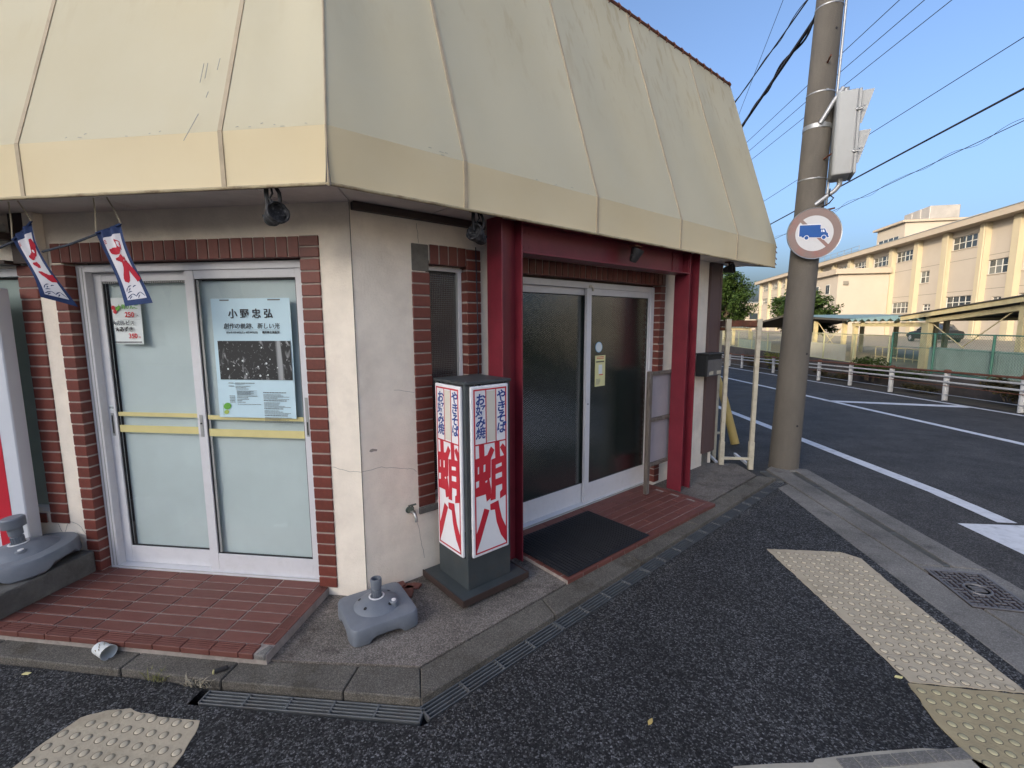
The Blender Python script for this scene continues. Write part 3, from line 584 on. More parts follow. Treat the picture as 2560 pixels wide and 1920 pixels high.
# ---- black rubber doormat with bristle ribs
mt = thing('doormat', 'black ribbed rubber doormat before the entrance door', 'doormat', tuple(RWp(1.515, 0.365, 0.067)), R(A))
BX('mat_sheet', M['blackrubber'], mt, -0.455, 0.455, -0.31, 0.31, 0.0, 0.010, bev=0.003)
for k in range(30): MB().tube([(-0.44 + k * 0.03034, -0.295, 0.011), (-0.44 + k * 0.03034, 0.295, 0.011)], 0.0062, 6).build('mat_rib', M['blackrubber'], mt)

# ================================================================== STANDING SIGN
sg = thing('standing_sign', 'square pillar sign with big red characters on a wheeled black base', 'sign', tuple(RWp(0.622, 0.255, 0.045)), R(A))
S0_, S1_ = -0.165, 0.165
BX('base_plate', M['signframe'], sg, -0.25, 0.25, -0.235, 0.23, 0.028, 0.050, bev=0.003)
rim = MB().box(-0.25, 0.25, -0.242, -0.2355, 0.012, 0.054).box(-0.2565, -0.2505, -0.242, 0.23, 0.012, 0.054).box(0.2505, 0.2565, -0.242, 0.23, 0.012, 0.054).build('base_rim', M['darkbrown'], sg, bev=0.001)
for x in (-0.22, 0.22):
    for y in (-0.205, 0.195):
        MB().lathe([(0, -.009), (0.016, -.009), (0.016, .009), (0, .009)], 14).build('castor', M['alugrey'], sg, (x, y, 0.0165), (0, R(90), 0.4))
MB().box(S0_, S1_, -0.165, 0.165, 0.0505, 0.245).build('plinth', M['signframe'], sg, bev=0.002)
bd = MB()
for x in (S0_ + .0125, S1_ - .0125):
    for y in (-0.1525, 0.1525): bd.box(x - .0125, x + .0125, y - .0125, y + .0125, 0.2455, 1.300)
bd.build('corner_posts', M['signframe'], sg, bev=0.002)
MB().box(-0.172, 0.172, -0.172, 0.172, 1.3005, 1.318).build('cap', M['signframe'], sg, bev=0.003)
MB().lathe([(0, 0), (0.005, 0), (0.004, 0.002), (0, 0.003)], 8).build('cap_screw', M['alugrey'], sg, (-0.15, -0.15, 1.318))
KANJI_MUSHI = [(437,800),(475,790),(475,672),(522,668),(522,778),(548,768),(582,698),(612,730),(577,805),(570,958),(556,972),(569,1055),(563,1138),(526,1165),(520,1102),(425,1123)]
KANJI_HOLES = [[(458,868),(471,862),(468,925),(455,930)], [(510,852),(528,846),(524,908),(507,914)], [(436,992),(466,982),(463,1035),(433,1048)], [(518,992),(540,980),(536,1000),(524,1006)]]
KANJI_SHO = [(582,812),(617,800),(617,660),(660,654),(660,790),(696,782),(662,712),(688,680),(712,716),(714,782),(705,1112),(645,1147),(648,1090),(668,1070),(669,1022),(612,1037),(606,1148),(560,1160),(574,1040)]
SHO_HOLES = [[(618,858),(672,841),(672,870),(617,890)], [(614,937),(672,920),(670,963),(612,981)]]
HACHI_L = [(503,1222),(547,1238),(508,1350),(462,1485),(413,1612),(414,1465),(455,1362)]
HACHI_R = [(556,1190),(630,1160),(636,1215),(655,1310),(690,1392),(689,1500),(680,1508),(640,1450),(607,1340),(596,1236),(557,1241)]
def homog(src):
    # 4 corners (TL,TR,BR,BL) -> unit square (u right, v up)
    dst = [(0, 1), (1, 1), (1, 0), (0, 0)]; rows_ = []
    for (x, y), (u_, v_) in zip(src, dst):
        rows_.append([x, y, 1, 0, 0, 0, -u_ * x, -u_ * y, u_]); rows_.append([0, 0, 0, x, y, 1, -v_ * x, -v_ * y, v_])
    n = 8
    for c in range(n):
        p = max(range(c, n), key=lambda r_: abs(rows_[r_][c])); rows_[c], rows_[p] = rows_[p], rows_[c]
        pv = rows_[c][c]; rows_[c] = [a / pv for a in rows_[c]]
        for r_ in range(n):
            if r_ != c and rows_[r_][c]:
                k = rows_[r_][c]; rows_[r_] = [a - k * b for a, b in zip(rows_[r_], rows_[c])]
    h = [r_[8] for r_ in rows_] + [1]
    return lambda p: ((h[0] * p[0] + h[1] * p[1] + h[2]) / (h[6] * p[0] + h[7] * p[1] + 1), (h[3] * p[0] + h[4] * p[1] + h[5]) / (h[6] * p[0] + h[7] * p[1] + 1))
HG = homog([(445, 205), (738, 200), (692, 1530), (410, 1615)])
def sign_face(rot):
    """acrylic face: local x across, z up, front at -y"""
    fp = put('sign_panel', MB().box(-0.138, 0.138, -0.020, 0.0, 0.0, 1.040).mesh('sign_panel', M['signwhite'], bev=0.008, seg=2), sg)
    fp.rotation_euler = (0, 0, rot); v = Matrix.Rotation(rot, 3, 'Z') @ Vector((0, -0.1635, 0.252)); fp.location = v
    x0, x1, z0, z1 = -0.122, 0.122, 0.018, 1.022; yf = -0.0212
    def q(p): uu, vv = HG(p); return (x0 + (x1 - x0) * min(max(uu, 0), 1), z0 + (z1 - z0) * min(max(vv, 0), 1))
    def flat(polys, m, y, name, holes=()):
        c = bpy.data.curves.new('c', 'CURVE'); c.dimensions = '2D'; c.fill_mode = 'BOTH'; c.extrude = 0.0004
        for pl_ in list(polys) + list(holes):
            sp = c.splines.new('POLY'); sp.points.add(len(pl_) - 1); sp.use_cyclic_u = True
            for i, p in enumerate(pl_): sp.points[i].co = (p[0], p[1], 0, 1)
        o = bpy.data.objects.new('c', c); COL.objects.link(o)
        me = bpy.data.meshes.new_from_object(o.evaluated_get(bpy.context.evaluated_depsgraph_get())); bpy.data.objects.remove(o); bpy.data.curves.remove(c)
        me.materials.clear(); me.materials.append(m); return put(name, me, fp, (0, y, 0), (R(90), 0, 0))
    b = 0.009
    flat([[(x0, z0), (x1, z0), (x1, z1), (x0, z1)]], M['signred'], yf, 'red_border', [[(x0 + b, z0 + b), (x1 - b, z0 + b), (x1 - b, z1 - b), (x0 + b, z1 - b)]])
    zc = q((440, 682))[1]
    flat([[(x0 + b, zc - .004), (x1 - b, zc - .004), (x1 - b, zc + .004), (x0 + b, zc + .004)]], M['signred'], yf, 'red_rule')
    for xx in (-0.033, 0.041): flat([[(xx - .003, zc + .004), (xx + .003, zc + .004), (xx + .003, z1 - b), (xx - .003, z1 - b)]], M['signred'], yf, 'red_rule')
    flat([[(-0.0285, zc + .012), (0.0365, zc + .012), (0.0365, z1 - b - .006), (-0.0285, z1 - b - .006)]], M['signcream'], yf, 'blank_patch')
    flat([[q(p) for p in KANJI_MUSHI]], M['signred'], yf, 'big_character', [[q(p) for p in h] for h in KANJI_HOLES])
    flat([[q(p) for p in KANJI_SHO]], M['signred'], yf, 'big_character', [[q(p) for p in h] for h in SHO_HOLES])
    flat([[q(p) for p in HACHI_L]], M['signred'], yf, 'big_character'); flat([[q(p) for p in HACHI_R]], M['signred'], yf, 'big_character')
    top, bot = z1 - 0.045, zc + 0.066
    for body, xx in (('お好み焼', -0.075), ('やきそば', 0.080)):
        for i, ch in enumerate(body):
            text(ch, 0.075, M['signblue'], fp, 'small_character', (xx, yf, top - 0.010 - (top - bot - 0.02) * i / 3 - (0.012 if xx < 0 else 0)), (R(90), 0, 0), bold=0.0020 if ch not in '好焼' else 0.0012, shear=0.12, sx=0.95)
    return fp
for k in range(4): sign_face(R(90) * k)

# ================================================================== PARASOL BASES, BLOCK, CUP
def parasol_base(name, label, loc, rz, cap=False, rnd=False):
    t = thing(name, label, 'parasol base', loc, rz, 'water filled parasol bases')
    n = 64; prof = [(0.208, 0.0, 9), (0.215, 0.010, 9), (0.213, 0.084, 9), (0.207, 0.096, 9), (0.192, 0.101, 7), (0.180, 0.100, 3.0), (0.168, 0.104, 2.2), (0.145, 0.103), (0.136, 0.112), (0.115, 0.128), (0.080, 0.143), (0.045, 0.150), (0.0, 0.150)]
    if rnd: prof = [(r_[0] * 1.16, r_[1], 2.4) for r_ in prof]
    mb = MB().lathe(prof, n)
    # arched cut-outs in the middle of each side
    for i in range(2 * n):
        x, y, z = mb.v[i]; m_ = min(abs(x), abs(y)); lift = max(0, 1 - (m_ / 0.105) ** 2)
        if i < 2 * n and lift > 0: mb.v[i] = (x, y, z + 0.032 * min(1, lift * 2.2))
    b = mb.build('water_tank', M['greyplastic'], t, smooth=True)
    MB().lathe([(0.047, 0.149), (0.050, 0.154), (0.041, 0.156), (0.038, 0.150)], 24).build('white_ring', M['white'], t, smooth=True)
    MB().lathe([(0.029, 0.14), (0.029, 0.195), (0.026, 0.197), (0.026, 0.205), (0.034, 0.207), (0.036, 0.255), (0.033, 0.262), (0.027, 0.262), (0.025, 0.20), (0, 0.20)], 20).build('pole_tube', M['greyplastic'], t, smooth=True)
    for k in range(16):
        a = 2 * math.pi * k / 16; BX('grip_rib', M['greyplastic'], t, -0.0025, 0.0025, -0.002, 0.002, 0, 0.05).matrix_basis = Matrix.Translation((0.0295 * math.cos(a), 0.0295 * math.sin(a), 0.145)) @ Matrix.Rotation(a, 4, 'Z')
    f = MB().lathe([(0.026, 0.10), (0.027, 0.137), (0.022, 0.142), (0, 0.142)], 18, (0.085, -0.085, -0.002)).build('filler_neck', M['greyplastic'], t, smooth=True)
    MB().lathe([(0.014, 0.14), (0.014, 0.147), (0, 0.149)], 14, (0.085, -0.085, -0.002)).build('filler_cap', M['white'], f, smooth=True)
    for a in (150, 215, 300, 30): MB().lathe([(0, 0.0), (0.011, 0.0), (0.008, -0.004), (0, -0.005)], 10).build('dimple', M['rubber'], t, (0.112 * math.cos(R(a)), 0.112 * math.sin(R(a)), 0.1315), (0, R(24) * 1, R(a)))
    if cap: MB().lathe([(0.036, 0.255), (0.056, 0.258), (0.058, 0.31), (0.05, 0.318), (0, 0.318)], 18).build('tube_cap', M['greyplastic'], t, smooth=True)
    return t
parasol_base('parasol_base', 'grey parasol base on the pavement beside the pillar sign', (-1.070, 2.300, 0.041), R(40)).scale = (0.86, 0.86, 0.95)
pb2 = parasol_base('parasol_base', 'grey parasol base with capped tube resting on the concrete block', (-3.32, 2.27, 0.232), R(6), True, True)
pb2.rotation_euler = (R(2), R(-5), R(12))
bk = thing('concrete_block', 'weathered concrete kerb block lying beside the tiled step', 'block', (-3.20, 2.22, 0.09), R(-1))
BX('block_body', M['blockconc'], bk, -0.40, 0.11, -0.27, 0.27, 0.0, 0.145, bev=0.014, seg=2)
cp = thing('paper_cup', 'crumpled white paper cup lying on the kerb', 'cup', (-2.33, 1.862, 0.066), R(-8))
prof = [(0.030, -0.045), (0.0335, 0.0), (0.036, 0.040), (0.0375, 0.042), (0.0375, 0.045), (0.035, 0.044), (0.032, 0.0), (0.028, -0.042), (0, -0.042)]
c = MB().lathe(prof, 28)
c.v = [(x * (1 + 0.03 * math.sin(y * 90)), y * 0.93, z) for x, y, z in c.v]
c.build('cup_wall', mat('printed_cup', (0.62, 0.64, 0.62), 0.6, 0.06, 20), cp, (0, 0, 0), (R(90), 0, R(82)), smooth=True)
pr = MB()
for k in range(9):
    a = R(20 + k * 16); z = -0.02 + 0.035 * ((k * 7) % 5) / 5; r_ = 0.0346 + z * 0.06
    pr.tube([(r_ * math.cos(a), r_ * math.sin(a) * .95, z), ((r_ + .0004) * math.cos(a + .13), (r_ + .0004) * math.sin(a + .13) * .95, z + 0.012)], 0.0016, 4)
pr.build('cup_print', mat('cup_ink', (0.20, 0.14, 0.05), 0.8), cp, (0, 0, 0), (R(90), 0, R(82)))
lg = thing('cigarette_lighter', 'dropped black and yellow lighter on the kerb', 'lighter', (-1.655, 1.845, 0.036), R(38))
MB().box(-0.036, 0.020, -0.011, 0.011, 0, 0.016).build('lighter_body', M['blackmetal'], lg, bev=0.005, seg=2, smooth=True); BX('lighter_tip', M['yellow'], lg, -0.044, -0.0365, -0.010, 0.010, 0.001, 0.014, bev=0.002)
# broken tiles tucked behind the sign base
for k, (s, o_, rz) in enumerate(((0.17, 0.045, 20), (0.25, 0.075, -30), (0.21, 0.12, 55))):
    t = thing('broken_tile', ('broken red tile leaning at the wall beside the tap', 'chipped red tile lying flat left of the sign base', 'red tile shard nearest the parasol base')[k], 'tile', tuple(RWp(s, o_, 0.042 + 0.012 * (k == 0))), R(A + rz), 'loose tiles by the sign base')
    MB().prism([(-0.06, -0.03), (0.05, -0.03), (0.07, 0.01), (0.03, 0.032), (-0.06, 0.03)], 0, 0.013).build('tile_body', M['tile'], t, bev=0.002)

# ================================================================== PRINT ON THE DOORS
po = thing('poster', 'pale blue exhibition poster taped to the right leaf of the white door', 'poster', (-1.905, 2.5625, 1.13))
BL = put('poster_sheet', None) if False else None
ps = MB(); nu = 10; nv = 14; vs_ = []
for j in range(nv + 1):
    for i in range(nu + 1):
        u_, v_ = i / nu, j / nv; vs_.append((-0.255 + 0.51 * u_ + 0.004 * v_, -0.0015 - 0.003 * math.sin(5 * v_ + 2) * (u_ - .5) ** 2 * 2, 0.722 * v_))
ps.add(vs_, [(j * (nu + 1) + i, j * (nu + 1) + i + 1, (j + 1) * (nu + 1) + i + 1, (j + 1) * (nu + 1) + i) for j in range(nv) for i in range(nu)]); ps.build('poster_sheet', M['posterpaper'], po, smooth=True)
yP = -0.0055
text('小 野 忠 弘', 0.060, M['ink'], po, 'title', (0.004, yP, 0.628), (R(90), 0, 0), bold=0.0008)
text('創作の軌跡、新しい光', 0.0365, M['ink'], po, 'subtitle', (0.004, yP, 0.556), (R(90), 0, 0), shear=0.18)
BX('rule', M['greyink'], po, -0.17, 0.185, yP, yP + .0006, 0.5345, 0.5358)
text('2026年7月18日(土)−8月30日(日)', 0.0150, M['ink'], po, 'date_line', (-0.060, yP, 0.520), (R(90), 0, 0)); text('福井県立美術館', 0.0160, M['ink'], po, 'venue_line', (0.128, yP, 0.520), (R(90), 0, 0), bold=0.0003)
def drip_art():
    m = bpy.data.materials.new('monochrome_drips'); m.use_nodes = True; t = m.node_tree; N = t.nodes; L = t.links; b = N['Principled BSDF']; b.inputs['Roughness'].default_value = 0.6
    tc = N.new('ShaderNodeTexCoord'); outs = []
    for sc_, st_, p0, p1 in ((9, (1, 1, 0.16), 0.60, 0.70), (24, (1, 1, 0.5), 0.60, 0.72), (60, (1, 1, 1), 0.62, 0.7)):
        mp = N.new('ShaderNodeMapping'); mp.inputs['Scale'].default_value = st_; L.new(tc.outputs['Object'], mp.inputs[0]); n = N.new('ShaderNodeTexNoise'); n.inputs['Scale'].default_value = sc_; n.inputs['Detail'].default_value = 8; n.inputs['Distortion'].default_value = 0.8; L.new(mp.outputs[0], n.inputs['Vector'])
        mr = N.new('ShaderNodeMapRange'); mr.inputs[1].default_value = p0; mr.inputs[2].default_value = p1; L.new(n.outputs[0], mr.inputs[0]); outs.append(mr.outputs[0])
    a = N.new('ShaderNodeMath'); a.operation = 'MAXIMUM'; L.new(outs[0], a.inputs[0]); L.new(outs[1], a.inputs[1]); a2 = N.new('ShaderNodeMath'); a2.operation = 'MAXIMUM'; L.new(a.outputs[0], a2.inputs[0]); L.new(outs[2], a2.inputs[1])
    mx = N.new('ShaderNodeMix'); mx.data_type = 'RGBA'; L.new(a2.outputs[0], mx.inputs[0]); mx.inputs[6].default_value = (0.018, 0.02, 0.022, 1); mx.inputs[7].default_value = (0.34, 0.36, 0.37, 1); L.new(mx.outputs[2], b.inputs['Base Color']); return m
art = BX('picture', drip_art(), po, -0.226, 0.248, yP + .0008, yP + .0014, 0.235, 0.470)
marks = MB()
for x, z, r_ in ((-.07, .35, .006), (-.13, .32, .004), (.03, .315, .005), (.085, .335, .0065), (.11, .36, .004), (-.05, .27, .005), (.09, .265, .005), (.04, .26, .007), (-.17, .30, .006), (.06, .43, .005), (.155, .31, .004)):
    marks.prism([(x + r_ * math.cos(k), -(z + r_ * math.sin(k))) for k in [i * .628 for i in range(10)]], 0, .0004, Matrix.Rotation(R(90), 4, 'X') @ Matrix.Scale(-1, 4, (0, 1, 0)))
marks.build('picture_marks', M['paper'], po, (0, yP + .0006, 0))
small = MB()
def line(x0, x1, z, h_):
    x = x0
    while x < x1 - .002:
        w_ = random.uniform(.004, .011); small.box(x, min(x + w_, x1), yP, yP + .0005, z, z + h_); x += w_ + random.uniform(.0008, .0025)
line(-.175, -.140, .212, .004); line(-.13, .0, .212, .004); line(-.13, -.07, .206, .002); line(-.175, -.14, .193, .004); line(-.13, -.03, .193, .0035); line(-.13, -.06, .184, .0035); line(-.13, -.045, .176, .003)
for k in range(7): line(-.125, .01 - (k % 3) * .02, .166 - k * .0042, .002)
for k in range(5): line(-.175, -.14, .132 - k * .0095, .0038); line(-.125, (.01, -.05, -.045, -.09, -.07)[k], .132 - k * .0095, .0036)
line(-.125, .03, .082, .003)
zz = .155
for blk in (5, 5, 4, 5):
    line(.05, .175 if blk != 5 else .20, zz, .0055); zz -= .0115
    for k in range(blk): line(.05, random.uniform(.12, .24), zz, .0028); zz -= .0068
    zz -= .004
tag(small.build('fine_print', M['greyink'], po), kind='stuff')
text('', 0.01, M['ink'], po) if False else None
def leaf_shape(cx, cz, rx, rz_, tilt, m):
    pts = [(cx + rx * math.cos(a) * math.cos(tilt) - rz_ * math.sin(a) * math.sin(tilt), -(cz + rx * math.cos(a) * math.sin(tilt) + rz_ * math.sin(a))) for a in [i * .4488 for i in range(14)]]
    MB().prism(pts, 0, .0005, Matrix.Rotation(R(90), 4, 'X') @ Matrix.Scale(-1, 4, (0, 1, 0))).build('leaf_mark', m, po, (0, yP, 0))
leaf_shape(-.195, .070, .026, .019, .35, M['greenink']); leaf_shape(-.203, .033, .017, .012, .35, M['greenink2']); BX('leaf_stem', M['greenink'], po, -.224, -.2225, yP, yP + .0005, .012, .088)
tp = MB(); tp.box(-.19, -.13, yP, yP + .001, .708, .716).box(.12, .20, yP, yP + .001, .708, .716).build('tape', M['greyink'], po)
# ---- hand-lettered menu sheet
mn = thing('menu_sheet', 'white hand lettered price sheet on the left leaf of the white door', 'menu', (-2.785, 2.6105, 1.578))
ms = MB(); vs_ = []
for j in range(9):
    for i in range(9): u_, v_ = i / 8, j / 8; vs_.append((-0.103 + 0.206 * u_ + 0.006 * (1 - v_), -0.002 - 0.010 * (u_ ** 2) * (1 - v_) ** 2, 0.290 * v_))
ms.add(vs_, [(j * 9 + i, j * 9 + i + 1, (j + 1) * 9 + i + 1, (j + 1) * 9 + i) for j in range(8) for i in range(8)]); ms.build('sheet', M['paper'], mn, smooth=True)
ym = -0.0130
for body, x, z, s_, m, b in (('★青りんご', 0.022, 0.232, 0.030, 'greenink', .0006), ('250', 0.030, 0.183, 0.044, 'redink', .0009), ('円', 0.086, 0.176, 0.013, 'greyink', 0), ('★カルピス', -0.020, 0.132, 0.032, 'greyink', .0008), ('★あずき', -0.018, 0.092, 0.033, 'ink', .0008), ('350', 0.040, 0.050, 0.042, 'redink', .0009), ('円', 0.086, 0.042, 0.013, 'redink', 0)):
    text(body, s_, M[m], mn, 'lettering', (x, ym, z), (R(90), 0, 0), bold=b)
tag((lambda q: [q.box(-.094 + k * .0088, -.0875 + k * .0088, ym, ym + .0005, .010, .0165) for k in range(22)] and q)(MB()).build('small_line', M['ink'], mn), kind='stuff')
BX('rule', M['greyink'], mn, -0.098, 0.10, -0.0105, -0.0100, 0.1545, 0.1552)
for x, z, m in ((-.075, .205, 'redink'), (-.055, .222, 'greenink'), (-.085, .228, 'redink')):
    MB().lathe([(0, 0), (0.014, 0), (0.012, .0006), (0, .0006)], 9).build('fruit_drawing', M[m], mn, (x, ym + .004, z), (R(90), 0, 0))
# ---- stickers on the entrance glass
stx = thing('round_sticker', 'small round pale blue sticker on the entrance glass', 'sticker', tuple(RWp(2.235, -0.0705, 1.487)), R(A))
MB().lathe([(0, 0), (0.047, 0), (0.047, .0006), (0, .0006)], 32).build('disc', mat('sticker_blue', (0.28, 0.52, 0.70), 0.5, 0.05, 10), stx, (0, 0, 0), (R(90), 0, 0))
MB().lathe([(0.039, 0), (0.041, 0), (0.041, .0008), (0.039, .0008)], 32).build('ring', M['paper'], stx, (0, 0, 0), (R(90), 0, 0)); MB().lathe([(0.012, 0), (0.022, 0), (0.022, .0008), (0.012, .0008)], 20).build('mark', M['paper'], stx, (0, -.0002, 0), (R(90), 0, 0))
sty = thing('notice_sticker', 'tall pale yellow notice sticker below the round sticker', 'sticker', tuple(RWp(2.258, -0.0705, 1.134)), R(A))
BX('notice_sheet', mat('notice_yellow', (0.70, 0.68, 0.36), 0.6, 0.04, 9), sty, -0.071, 0.071, -0.0006, 0.0, 0, 0.278)
tag((lambda q: [q.box(-.056 + k * .0125, -.0455 + k * .0125, -.0011, -.0007, .216, .228) for k in range(9)] and q)(MB()).build('notice_heading', M['ink'], sty), kind='stuff')
nm = MB()
for z in (.262, .248): nm.box(-.05, .05, -.0011, -.0007, z, z + .006)
nm.build('red_lines', M['redink'], sty); nm = MB()
for z in (.062, .050, .040, .030, .020): nm.box(-.055, random.uniform(-.01, .01), -.0011, -.0007, z, z + .004)
nm.build('small_lines', M['greyink'], sty); BX('red_band', M['redink'], sty, -.012, .040, -.0011, -.0007, .100, .108); BX('white_patch', M['paper'], sty, -.022, .028, -.0011, -.0007, .112, .195)
# ================================================================== UNDER THE AWNING
def grid_cloth(fn, u0, u1, v0, v1, nu, nv, lift, name, m, parent, back=False):
    vs_ = [fn(u0 + (u1 - u0) * i / nu, v0 + (v1 - v0) * j / nv, lift) for j in range(nv + 1) for i in range(nu + 1)]
    return MB().add(vs_, [(j * (nu + 1) + i, j * (nu + 1) + i + 1, (j + 1) * (nu + 1) + i + 1, (j + 1) * (nu + 1) + i) for j in range(nv) for i in range(nu)]).build(name, m, parent, smooth=True)
def stroke(fn, pts, name, m, parent, lift):
    """brush stroke: (u, v, half width) points laid on the cloth"""
    q = []
    for a, b in zip(pts[:-1], pts[1:]):
        for t in range(5): q.append([a[k] + (b[k] - a[k]) * t / 5 for k in range(3)])
    q.append(list(pts[-1])); mb = MB(); vs_ = []
    for i, p in enumerate(q):
        a, b = q[max(i - 1, 0)], q[min(i + 1, len(q) - 1)]; dx, dy = b[0] - a[0], (b[1] - a[1]) * 2.4; l = math.hypot(dx, dy) or 1
        nx_, ny_ = -dy / l, dx / l; jit = random.uniform(.9, 1.1)
        for sgn in (-1, 1): vs_.append(fn(p[0] + sgn * nx_ * p[2] * jit, p[1] + sgn * ny_ * p[2] * jit / 2.4, lift))
    mb.add(vs_, [(2 * i, 2 * i + 1, 2 * i + 3, 2 * i + 2) for i in range(len(q) - 1)]); return mb.build(name, m, parent)
def banner(label, tl, tr, bl, br, y0, swing, strokes, curl=0.0):
    base = Vector((tl[0], y0, bl[1])); t = thing('hanging_banner', label, 'banner', base, 0, 'small cloth banners under the awning')
    def fn(u, v, lift):
        x = (tl[0] * (1 - u) + tr[0] * u) * v + (bl[0] * (1 - u) + br[0] * u) * (1 - v); z = (tl[1] * (1 - u) + tr[1] * u) * v + (bl[1] * (1 - u) + br[1] * u) * (1 - v)
        bow = swing * math.sin(math.pi * v); y = y0 + 0.010 * math.sin(u * 16) * v ** 3 + 0.018 * math.sin(4 * v + 1.5 * u) + curl * u * (1 - v) ** 2 - lift
        return Vector((x - bow, y, z)) - base
    grid_cloth(fn, 0, 1, 0, 1, 24, 24, 0, 'border_cloth', M['navy'], t); grid_cloth(fn, 0.15, 0.86, 0.075, 0.90, 24, 24, 0.0015, 'white_field', M['bannerwhite'], t)
    for pts in strokes: stroke(fn, pts, 'brush_stroke', M['bannerred'], t, 0.003)
    for k in range(3): stroke(fn, [(.14 + .16 * k + .02, .60 + .245, .012), (.16 + .16 * k, .84, .012)], 'seal_mark', M['bannerred'], t, 0.003) if k == 0 else None
    for du, dv in ((0, 0), (0, .018), (0, -.018)): stroke(fn, [(.20, .845 + dv, .010), (.33, .845 + dv, .010)], 'seal_mark', M['bannerred'], t, 0.003)
    for k, (a, b, c_, d_) in enumerate(((.18, .10, .40, .15), (.40, .15, .52, .11), (.50, .11, .70, .16), (.70, .16, .84, .10), (.25, .085, .36, .12), (.56, .085, .66, .125), (.22, .19, .30, .24), (.30, .24, .46, .26), (.32, .20, .40, .225), (.50, .235, .66, .25), (.24, .17, .42, .185))):
        stroke(fn, [(a, b, .008), ((a + c_) / 2, (b + d_) / 2 + .006, .018), (c_, d_, .006)], 'wave_mark', M['navy'], t, 0.003)
    MB().tube([fn(0, 1, 0), fn(.5, 1, 0), fn(1, 1, 0)], 0.006, 6).build('top_rod', M['navy'], t)
    for u, dx in ((0, 0.02), (1, -0.055)):
        p = fn(u, 1, 0); q = Vector((p.x + dx, p.y - 0.01, 2.345 - base.z)); MB().tube([p, (p + q) / 2 + Vector((.004, 0, 0)), q], 0.0035, 6).build('hanging_cord', M['rope'], t)
    return t
banner('right hand navy and white banner with red brush character, hanging before the door', (-2.463, 2.172), (-2.309, 2.213), (-2.354, 1.796), (-2.205, 1.813), 2.20, 0.010,
       [[(.30, .745, .02), (.36, .72, .10), (.62, .70, .10), (.72, .74, .06)], [(.62, .84, .03), (.72, .79, .075), (.70, .70, .08)], [(.36, .615, .03), (.55, .60, .10), (.70, .62, .09)], [(.66, .62, .11), (.60, .48, .11), (.42, .36, .12), (.36, .31, .07)], [(.68, .55, .09), (.80, .42, .10), (.90, .30, .11)]])
banner('left hand banner of the pair, twisted in the wind with red brush character', (-2.974, 2.152), (-2.840, 2.243), (-2.866, 1.850), (-2.780, 1.800), 2.20, 0.010,
       [[(.78, .83, .03), (.80, .74, .10), (.70, .66, .11), (.45, .64, .10), (.36, .66, .03)], [(.34, .56, .03), (.50, .53, .10), (.62, .50, .06)], [(.36, .44, .03), (.50, .40, .09), (.70, .34, .12), (.93, .34, .10)]], 0.10)
wr = tag(MB().tube([(-3.75, 2.24, 2.02), (-3.3, 2.22, 2.06), (-2.974, 2.20, 2.150)], 0.006, 6).tube([(-2.83, 2.21, 2.09), (-2.66, 2.205, 2.12), (-2.463, 2.20, 2.172)], 0.006, 6).build('banner_line', M['darkrope']), 'dark cord strung between the small cloth banners', 'cord')

def spotlight(label, loc, rz, dusty=True, small=False, head=(0, 0)):
    t = thing('spotlight', label, 'spotlight', loc, rz, 'spotlights under the awning edge')
    m = M['dustyblack'] if dusty else M['blackmetal']
    BX('mount_plate', M['rust'], t, -0.045, 0.045, -0.03, 0.03, -0.012, 0.0, bev=0.002)
    if not small:
        MB().tube([(-0.028, 0, -0.012), (-0.030, 0, -0.05), (-0.025, 0, -0.120)], 0.011, 8).build('bracket_arm', M['blackmetal'], t, smooth=True)
        MB().tube([(0.012, 0, -0.012), (0.030, 0, -0.045), (0.034, -.004, -0.08), (0.026, -.004, -0.105)], 0.009, 8).build('bracket_arm', M['blackmetal'], t, smooth=True)
        MB().tube([(-0.004, -.008, -0.012), (0.004, -.012, -0.05), (-0.012, -.012, -0.075), (0.016, -.012, -0.10)], 0.005, 6).build('flex', M['blackmetal'], t, smooth=True)
        zc = -0.150
    else:
        MB().tube([(0, 0, -0.012), (0, 0, -0.045)], 0.009, 8).build('bracket_arm', M['blackmetal'], t, smooth=True); zc = -0.075
    h = MB().lathe([(0, -0.055), (0.026, -0.052), (0.036, -0.030), (0.040, 0.0), (0.050, 0.030), (0.052, 0.052), (0.046, 0.052), (0.040, 0.030), (0, 0.025)], 20).build('lamp_head', m, t, (0, 0, zc), (R(head[0]), R(head[1]), 0), smooth=True)
    if dusty:
        d = h.modifiers.new('lumps', 'DISPLACE'); tx = bpy.data.textures.new('lump', 'CLOUDS'); tx.noise_scale = 0.03; d.texture = tx; d.strength = 0.012
    MB().tube([(-0.052, 0, zc), (0.052, 0, zc)], 0.007, 8).build('knuckle', M['blackmetal'], t)
    return t
spotlight('cobwebbed black spotlight hanging above the white sliding door', (-1.40, 2.10, 2.352), R(10), True, False, (40, 70))
spotlight('cobwebbed black spotlight hanging above the narrow window', tuple(RWp(0.63, 0.33, 2.352)), R(30), True, False, (35, -60))
spotlight('small black spotlight under the beam above the entrance door', tuple(RWp(2.16, 0.34, 2.305)), R(A), False, True, (20, 10))
spotlight('small black spotlight at the street end of the awning', tuple(RWp(4.10, 0.18, 2.352)), R(A), False, True, (80, 40))
# ---- flood light box at the far left
fl = thing('floodlight', 'grey boxy floodlight mounted at the top left of the window', 'floodlight', (-3.42, 2.34, 2.24))
MB().prism([(-.12, -.07), (.10, -.07), (.10, .08), (-.12, .08)], 0.0, 0.05).build('housing', M['alugrey'], fl, bev=0.008); MB().prism([(-.115, -.06), (.12, -.02), (.12, .08), (-.115, .08)], -0.045, -0.001).build('reflector', M['darkbrown'], fl, bev=0.004); MB().tube([(-.02, .02, .05), (-.02, .02, .10)], .012, 8).build('stalk', M['blackmetal'], fl)
